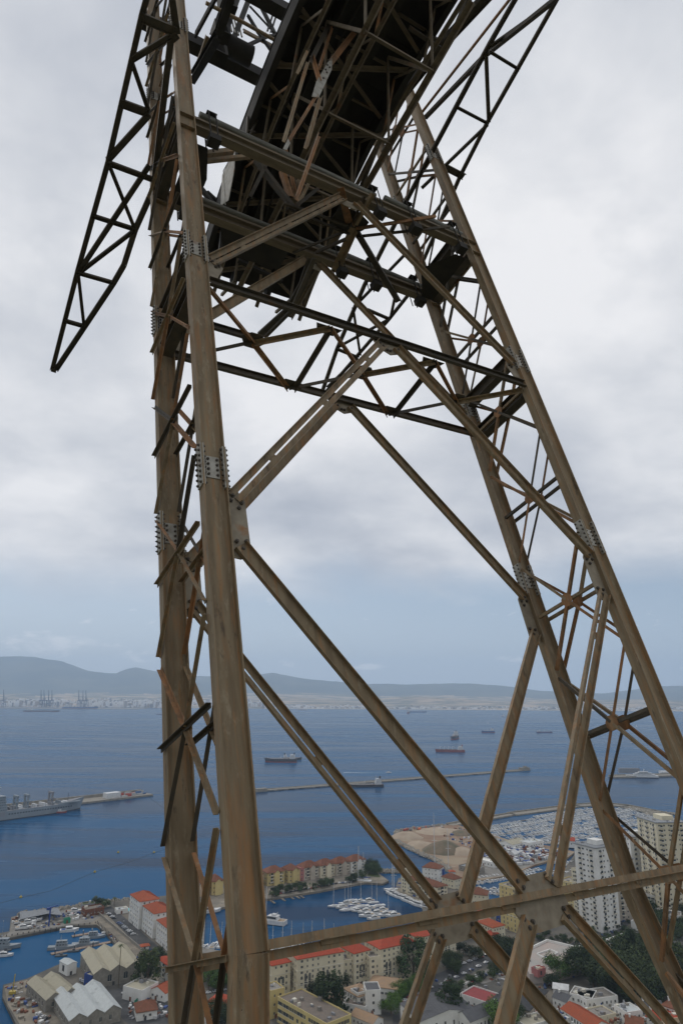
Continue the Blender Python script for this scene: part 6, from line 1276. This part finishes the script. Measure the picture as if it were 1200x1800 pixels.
KD = ('round', 'tall', 'cypress', 'bush', 'pine'); CR = {}; TR = {}
LM = {'d': M_LEAFD, 'b': M_LEAFB, 'm': M_LEAFM}
for k in KD:
    TR[k] = trunk(k).mesh('trunk', M_TRUNK)
    for c in 'dbm': CR[k, c] = [crown(11 * i + ord(c) + len(k), {'round': 3600, 'tall': 2600, 'cypress': 1500, 'bush': 1100, 'pine': 2600}[k], k).mesh('crown', LM[c]) for i in range(2)]
def tree(x, y, h, k, c, label, group=None, base=2.0, wide=1.0):
    p = g(x, y, base); e = empty({'round': 'broadleaf_tree', 'tall': 'tall_tree', 'cypress': 'cypress_tree', 'bush': 'bush', 'pine': 'stone_pine'}[k], p, rnd.uniform(0, 6)); tag(e, label, 'bush' if k == 'bush' else 'tree', group)
    for me, nm in ((TR[k], 'trunk'), (CR[k, c][rnd.randrange(2)], 'crown')):
        o = link(nm, me, e); o.scale = (h * wide * rnd.uniform(.9, 1.1), h * wide, h)
T = [(576, 1792, 23, 'tall', 'd', 'tall dark green tree standing in front of the cream palace long wing'), (556, 1752, 9, 'round', 'd', 'rounder dark tree left of the tall tree before the palace'), (596, 1738, 9, 'round', 'd', 'dark tree against the palace wall right of the tall tree'), (588, 1795, 12, 'tall', 'd', 'dark tree at the school corner, lowest of its clump'), (726, 1724, 26, 'tall', 'm', 'tall ragged tree in front of the middle palace wing'),
     (717, 1748, 8.5, 'round', 'b', 'bright green round tree behind the grey hall, upper'), (736, 1742, 8, 'round', 'b', 'bright green tree beside the lower left brace'), (687, 1782, 9.5, 'round', 'b', 'bright green tree right of the tall white house'), (702, 1755, 8.5, 'round', 'b', 'bright green tree between white house and grey hall'), (790, 1793, 20, 'tall', 'm', 'broad grey green tree between the two lower braces'), (903, 1797, 10, 'round', 'm', 'leafy tree in front of the dark roofed hall'), (880, 1810, 14, 'round', 'b', 'yellowish green tree at the bottom by the right brace'),
     (258, 1738, 22, 'tall', 'd', 'dark ragged tree right of the beige warehouse'), (206, 1700, 3.5, 'bush', 'd', 'small bush by the promenade wall'), (980, 1718, 13, 'round', 'b', 'bright green umbrella shaped tree beside the terrace'), (998, 1716, 9, 'round', 'b', 'bright green tree right of the umbrella tree'), (970, 1735, 8, 'round', 'd', 'small dark tree left of the marquee'), (1112, 1712, 30, 'cypress', 'd', 'tall dark conifer rising out of the park')]
for x, y, h, k, c, l in T: tree(x, y, h, k, c, l)
def grove(pts, n, hr, kinds, cols, label, group, base=2.0):
    q = [V((x, y)) for x, y in pts]; xs_ = [p.x for p in q]; ys_ = [p.y for p in q]; placed = []; tries = 0
    while len(placed) < n and tries < 6000:
        tries += 1; x, y = rnd.uniform(min(xs_), max(xs_)), rnd.uniform(min(ys_), max(ys_)); ins = False
        for (a, b) in zip(q, q[1:] + q[:1]):
            if (a.y > y) != (b.y > y) and x < (b.x - a.x) * (y - a.y) / (b.y - a.y) + a.x: ins = not ins
        if not ins or any(abs(x - c) < 6 and abs(y - d) < 4 for c, d in placed): continue
        placed.append((x, y)); k = rnd.choice(kinds); c = rnd.choice(cols); tree(x, y, rnd.uniform(*hr), k, c, label, group, base, rnd.uniform(.9, 1.25))
grove([(1040, 1712), (1075, 1696), (1120, 1692), (1200, 1700), (1200, 1770), (1150, 1765), (1110, 1768), (1060, 1750), (1010, 1738)], 46, (13, 22), ('round', 'round', 'pine', 'tall'), 'dddm', 'dark park tree in the dense grove at the lower right', 'park trees at the lower right')
grove([(1045, 1695), (1070, 1688), (1085, 1700), (1035, 1730), (1005, 1735)], 4, (8, 12), ('round',), 'ddm', 'dark tree at the left edge of the park', 'trees at the left edge of the park')
grove([(925, 1655), (960, 1640), (1010, 1650), (1040, 1655), (1000, 1664), (960, 1652), (930, 1668)], 14, (3, 4.5), ('round', 'bush'), 'ddm', 'low dark tree in the row behind the bastion terrace', 'trees behind the terrace')
grove([(1010, 1630), (1040, 1610), (1100, 1620), (1120, 1600), (1100, 1640), (1060, 1660), (1020, 1650)], 20, (3, 5.5), ('round', 'bush', 'bush'), 'ddm', 'dark garden tree below the apartment towers', 'garden trees below the towers')
grove([(1080, 1580), (1140, 1590), (1200, 1590), (1200, 1660), (1160, 1640), (1110, 1605)], 34, (7, 11), ('round', 'round', 'tall'), 'ddm', 'dark tree in the wooded slope right of the leg', 'trees right of the leg')
grove([(785, 1690), (830, 1670), (845, 1690), (800, 1715), (775, 1720)], 6, (6, 9), ('round',), 'dd', 'dark street tree under the lower left gusset', 'street trees by the palace')
grove([(770, 1752), (860, 1708), (900, 1694), (905, 1702), (830, 1740), (780, 1762)], 14, (3.5, 6), ('round', 'bush'), 'dm', 'small dark tree in the parking strip', 'small trees in the parking strip')
grove([(870, 1668), (905, 1668), (900, 1690), (880, 1695)], 8, (8, 11), ('round',), 'dd', 'dark tree beside the yellow tower', 'trees beside the yellow tower')
grove([(690, 1745), (700, 1738), (705, 1752), (695, 1760)], 2, (6, 8), ('round',), 'b', 'bright green hedge tree by the white house', 'bright trees by the white house')
grove([(360, 1720), (395, 1715), (400, 1745), (370, 1750)], 7, (7, 11), ('round', 'pine'), 'bm', 'green garden tree seen between the left legs', 'garden trees between the legs'); grove([(375, 1780), (400, 1770), (405, 1800), (380, 1800)], 5, (6, 9), ('round',), 'dm', 'dark garden tree at the bottom between the left legs', 'lower garden trees between the legs')
grove([(455, 1582), (640, 1547), (642, 1543), (455, 1574)], 16, (5, 8), ('round', 'tall'), 'dm', 'small dark tree on the villa quay', 'trees on the villa quay'); grove([(645, 1528), (660, 1532), (662, 1538), (646, 1536)], 4, (8, 11), ('round',), 'dm', 'dark tree at the end of the villa quay', 'trees at the villa quay end')
grove([(165, 1590), (180, 1590), (185, 1596), (170, 1600)], 5, (4, 7), ('round', 'tall'), 'dm', 'small tree at the root of the left pier', 'trees at the pier root'); grove([(270, 1668), (292, 1680), (290, 1686), (275, 1676)], 4, (3, 5), ('bush',), 'd', 'bush in the promenade car park', 'bushes in the promenade car park')
B_('garden_house', 'red roofed white house seen between the two left legs', (365, 1760), (400, 1766), 9, 12, 7, 'hip', M_WALLW, M_RED, 3, (3, 3, 1, 1.3)); B_('garden_house', 'second red roofed house seen between the legs, lower', (362, 1790), (394, 1780), 6, 12, 5, 'hip', M_WALLW, M_ORG, 3, (3, 3, 1, 1.3))
# palms
M_PALM = mat('palm_fronds', (0.05, 0.075, 0.025), .8, 0, (0.09, 0.10, 0.04), 1.0)
def palm(x, y, h, label):
    p = g(x, y, 2); e = empty('palm_tree', p, rnd.uniform(0, 6)); tag(e, label, 'palm', 'palm trees'); mb = MB(); mb.tube((0, 0, 0), (.3, 0, h), .28, 7, .2); mb.build('trunk', M_TRUNK, e); mb = MB()
    for k in range(16):
        a = k * .3927 * 1.03; el = .7 - .9 * (k % 3) / 2; pts = [V((.3, 0, h)) + V((math.cos(a), math.sin(a), 0)) * t * 2.6 + V((0, 0, el * t * 2 - 1.6 * t * t)) for t in (0, .4, .75, 1.05)]; sd = V((-math.sin(a), math.cos(a), 0))
        for i in range(3): mb.add([pts[i] - sd * (.42 - i * .1), pts[i] + sd * (.42 - i * .1), pts[i + 1] + sd * (.34 - i * .12), pts[i + 1] - sd * (.34 - i * .12)], [(0, 1, 2, 3)])
    mb.build('fronds', M_PALM, e)
for x, y, h, l in ((208, 1736, 26, 'very tall palm rising in front of the beige warehouse'), (168, 1594, 9, 'palm at the root of the left pier'), (182, 1604, 9, 'palm beside the car park wall'), (201, 1592, 7, 'palm beside the pool building'), (545, 1570, 9, 'palm on the villa quay near the pink bay'), (478, 1586, 9, 'palm on the villa quay, leftmost'), (660, 1650, 8, 'palm behind the corner block of the palace')): palm(x, y, h, l)
# ------------------------------------------------------------------ cars
PAINT = {n_: mat(n_ + '_car_paint', c, .3, .1, spec=.6) for n_, c in (('white', (.7, .7, .7)), ('silver', (.38, .39, .41)), ('black', (.02, .02, .025)), ('red', (.35, .02, .02)), ('blue', (.03, .07, .2)))}
def body_mesh(paint):
    mb = MB(); prof = [(-2.1, .35), (2.1, .35), (2.12, .72), (1.95, .86), (1.05, .95), (.45, 1.42), (-1.15, 1.44), (-1.9, 1.0), (-2.12, .9)]
    n = len(prof); vs = [(x, -.86 if z < 1.1 else -.68, z) for x, z in prof] + [(x, .86 if z < 1.1 else .68, z) for x, z in prof]
    mb.add(vs, [tuple(range(n)), tuple(reversed(range(n, 2 * n)))] + [(i, (i + 1) % n, n + (i + 1) % n, n + i) for i in range(n)]); me = mb.mesh('body', paint); return me
gl = MB(); gl.add([(1.0, -.70, .99), (.48, -.62, 1.37), (.48, .62, 1.37), (1.0, .70, .99)], [(0, 1, 2, 3)]); gl.add([(-1.82, -.70, 1.03), (-1.2, -.62, 1.41), (-1.2, .62, 1.41), (-1.82, .70, 1.03)], [(0, 1, 2, 3)])
for s in (-1, 1): gl.add([(.85, s * .82, .98), (.42, s * .715, 1.36), (-1.1, s * .715, 1.38), (-1.6, s * .80, 1.0)], [(0, 1, 2, 3)])
GL = gl; GL.v = [(x * 1.0 + (.03 if x > .45 else -.03 if x < -1.15 else 0), y * 1.02, z + .015) for x, y, z in GL.v]; GLM = GL.mesh('window', M_GLASS)
wh = MB(); wh.tube((0, -.1, 0), (0, .1, 0), .33, 12); WHM = wh.mesh('wheel', M_HBLACK); CARM = {k: body_mesh(m) for k, m in PAINT.items()}
def car(x, y, head, colr, label, group, z=2.05):
    p = g(x, y, z); e = empty('parked_car', p, math.radians(head)); tag(e, label, 'car', group); link('body', CARM[colr], e); link('window', GLM, e)
    for xx in (-1.3, 1.3):
        for yy in (-.78, .78): link('wheel', WHM, e, Matrix.Translation((xx, yy, .33)))
cols_ = ('white', 'silver', 'black', 'white', 'silver', 'blue', 'black', 'red')
def car_row(a, b, n, head, where, group):
    for i in range(n):
        t = (i + .5) / n; c = rnd.choice(cols_); car(a[0] + (b[0] - a[0]) * t, a[1] + (b[1] - a[1]) * t, head + rnd.uniform(-4, 4), c, f'{c} car parked {where}', group)
car_row((208, 1622), (236, 1644), 10, 20, 'in the middle of the promenade car park', 'cars in the promenade car park'); car_row((190, 1606), (202, 1616), 4, 20, 'at the far end of the promenade car park', 'cars at the far end of the promenade'); car_row((256, 1664), (282, 1684), 7, 20, 'at the near end of the promenade car park', 'cars at the near end of the promenade')
car_row((215, 1745), (262, 1760), 7, 70, 'near the white site cabin', 'cars by the white site cabin'); car_row((140, 1722), (154, 1732), 4, 110, 'between the two warehouses', 'cars between the warehouses'); car_row((66, 1785), (86, 1793), 3, 60, 'on the bottom left quay', 'cars on the bottom left quay')
car_row((790, 1745), (815, 1732), 5, 100, 'in the left part of the parking strip', 'cars in the parking strip, left'); car_row((825, 1727), (870, 1706), 9, 100, 'in the right part of the parking strip', 'cars in the parking strip, right'); car_row((770, 1735), (860, 1690), 7, 28, 'along the street in front of the palace', 'cars along the palace street'); car_row((490, 1572), (600, 1552), 18, 60, 'in front of the quay villas', 'cars in front of the quay villas'); car_row((600, 1553), (640, 1546), 8, 60, 'near the end of the villa quay', 'cars near the villa quay end')
car_row((1085, 1630), (1110, 1606), 6, 50, 'in the street below the towers', 'cars below the towers'); car_row((1020, 1660), (1082, 1636), 12, 100, 'in the row behind the bastion terrace', 'cars behind the bastion terrace'); car_row((955, 1738), (970, 1726), 4, 80, 'beside the white marquee', 'cars beside the marquee')
car_row((120, 1610), (165, 1600), 8, 80, 'on the left pier', 'cars on the left pier'); car_row((700, 1765), (760, 1735), 8, 30, 'in the street beside the grey hall', 'cars beside the grey hall'); car_row((800, 1700), (870, 1674), 7, 28, 'on the far side of the palace street', 'cars on the far side of the palace street'); car_row((345, 1750), (400, 1740), 4, 30, 'between the two left legs', 'cars between the left legs')
# lamp posts
lp = MB(); lp.tube((0, 0, 0), (0, 0, 9), .1, 6, .06); LPM = lp.mesh('pole', M_FARD); lh = MB(); lh.box(0, -.15, 8.9, 1.2, .15, 9.05); LHM = lh.mesh('lamp_head', M_WHITE)
for i, (x, y, l) in enumerate([(5, 1640, 'on the pier at the left edge'), (36, 1622, 'by the boat shed'), (166, 1612, 'at the pier root'), (240, 1665, 'halfway along the promenade'), (215, 1640, 'by the promenade car park'), (830, 1712, 'by the parking strip'), (870, 1695, 'by the street trees'), (930, 1690, 'left on the bastion terrace'), (1000, 1680, 'middle of the bastion terrace'), (1060, 1672, 'right on the bastion terrace'), (1100, 1605, 'in the street below the towers'), (560, 1572, 'on the villa quay, left'), (610, 1562, 'on the villa quay, right')]):
    e = empty('street_lamp', g(x, y, 8 if 'terrace' in l else 2), rnd.uniform(0, 6)); tag(e, 'slim street lamp ' + l, 'lamp', 'street lamps'); link('pole', LPM, e); link('lamp_head', LHM, e)
# small clutter on the quays nobody could count
def clutter(name, px_poly, n, s, z=2.0, mats_=None):
    mb = MB(); xs_ = [p[0] for p in px_poly]; ys_ = [p[1] for p in px_poly]; k = 0; t_ = 0; q = px_poly
    while k < n and t_ < n * 20:
        t_ += 1; x, y = rnd.uniform(min(xs_), max(xs_)), rnd.uniform(min(ys_), max(ys_)); ins = False
        for a, b in zip(q, q[1:] + q[:1]):
            if (a[1] > y) != (b[1] > y) and x < (b[0] - a[0]) * (y - a[1]) / (b[1] - a[1]) + a[0]: ins = not ins
        if not ins: continue
        k += 1; p = g(x, y, z); a = rnd.uniform(0, 3); c_, s_ = math.cos(a), math.sin(a); l, w, h = rnd.uniform(.3, s), rnd.uniform(.3, s * .6), rnd.uniform(.2, s * .5)
        mb.obox(V((p.x, p.y, z + h)), V((c_, s_, 0)) * l, V((-s_, c_, 0)) * w, V((0, 0, h)), rnd.randrange(5))
    tag(mb.build(name, [M_WHITE, M_FARD, M_BRN, M_SAIL, M_STONE], fix=False), kind='stuff')
clutter('quay_gear', [(20, 1636), (24, 1614), (107, 1604), (168, 1592), (176, 1612), (120, 1622), (60, 1634)], 130, 2.0); clutter('quay_gear', [(10, 1734), (46, 1724), (80, 1760), (100, 1798), (40, 1798), (16, 1762)], 70, 1.8); clutter('quay_gear', [(180, 1632), (230, 1676), (262, 1700), (240, 1690), (190, 1642)], 60, 1.3)
clutter('quay_gear', [(225, 1745), (290, 1735), (300, 1790), (225, 1795)], 60, 1.6); clutter('quay_gear', [(740, 1450), (820, 1455), (900, 1480), (840, 1500), (760, 1462)], 110, 2.6); clutter('quay_gear', [(930, 1690), (1000, 1670), (1090, 1650), (1060, 1680), (960, 1708)], 50, 1.2, 8.0)
clutter('quay_gear', [(690, 1560), (700, 1548), (830, 1580), (950, 1590), (960, 1640), (900, 1670), (800, 1640), (760, 1590)], 200, 2.2); clutter('street_gear', [(700, 1740), (1000, 1660), (1100, 1640), (1100, 1700), (960, 1740), (760, 1790)], 160, 1.6)
clutter('roof_clutter', [(960, 1770), (1130, 1760), (1190, 1790), (1190, 1800), (960, 1800)], 120, 1.6, 7.5)
# ------------------------------------------------------------------ the air over the bay
hz = D.materials.new('haze_air'); hz.use_nodes = True; hn = hz.node_tree; hn.nodes.clear()
ho = hn.nodes.new('ShaderNodeOutputMaterial'); hv = hn.nodes.new('ShaderNodeVolumePrincipled'); hv.inputs['Color'].default_value = (0.66, 0.82, 1.0, 1)
hv.inputs['Density'].default_value = 0.000066; hv.inputs['Anisotropy'].default_value = 0.2
hn.links.new(hv.outputs[0], ho.inputs['Volume'])
mb = MB(); mb.box(-17500, -2500, -12, 17500, 21500, 1150); o = mb.build('haze', hz); tag(o, kind='stuff')
SC.cycles.volume_bounces = 2; SC.cycles.max_bounces = 6
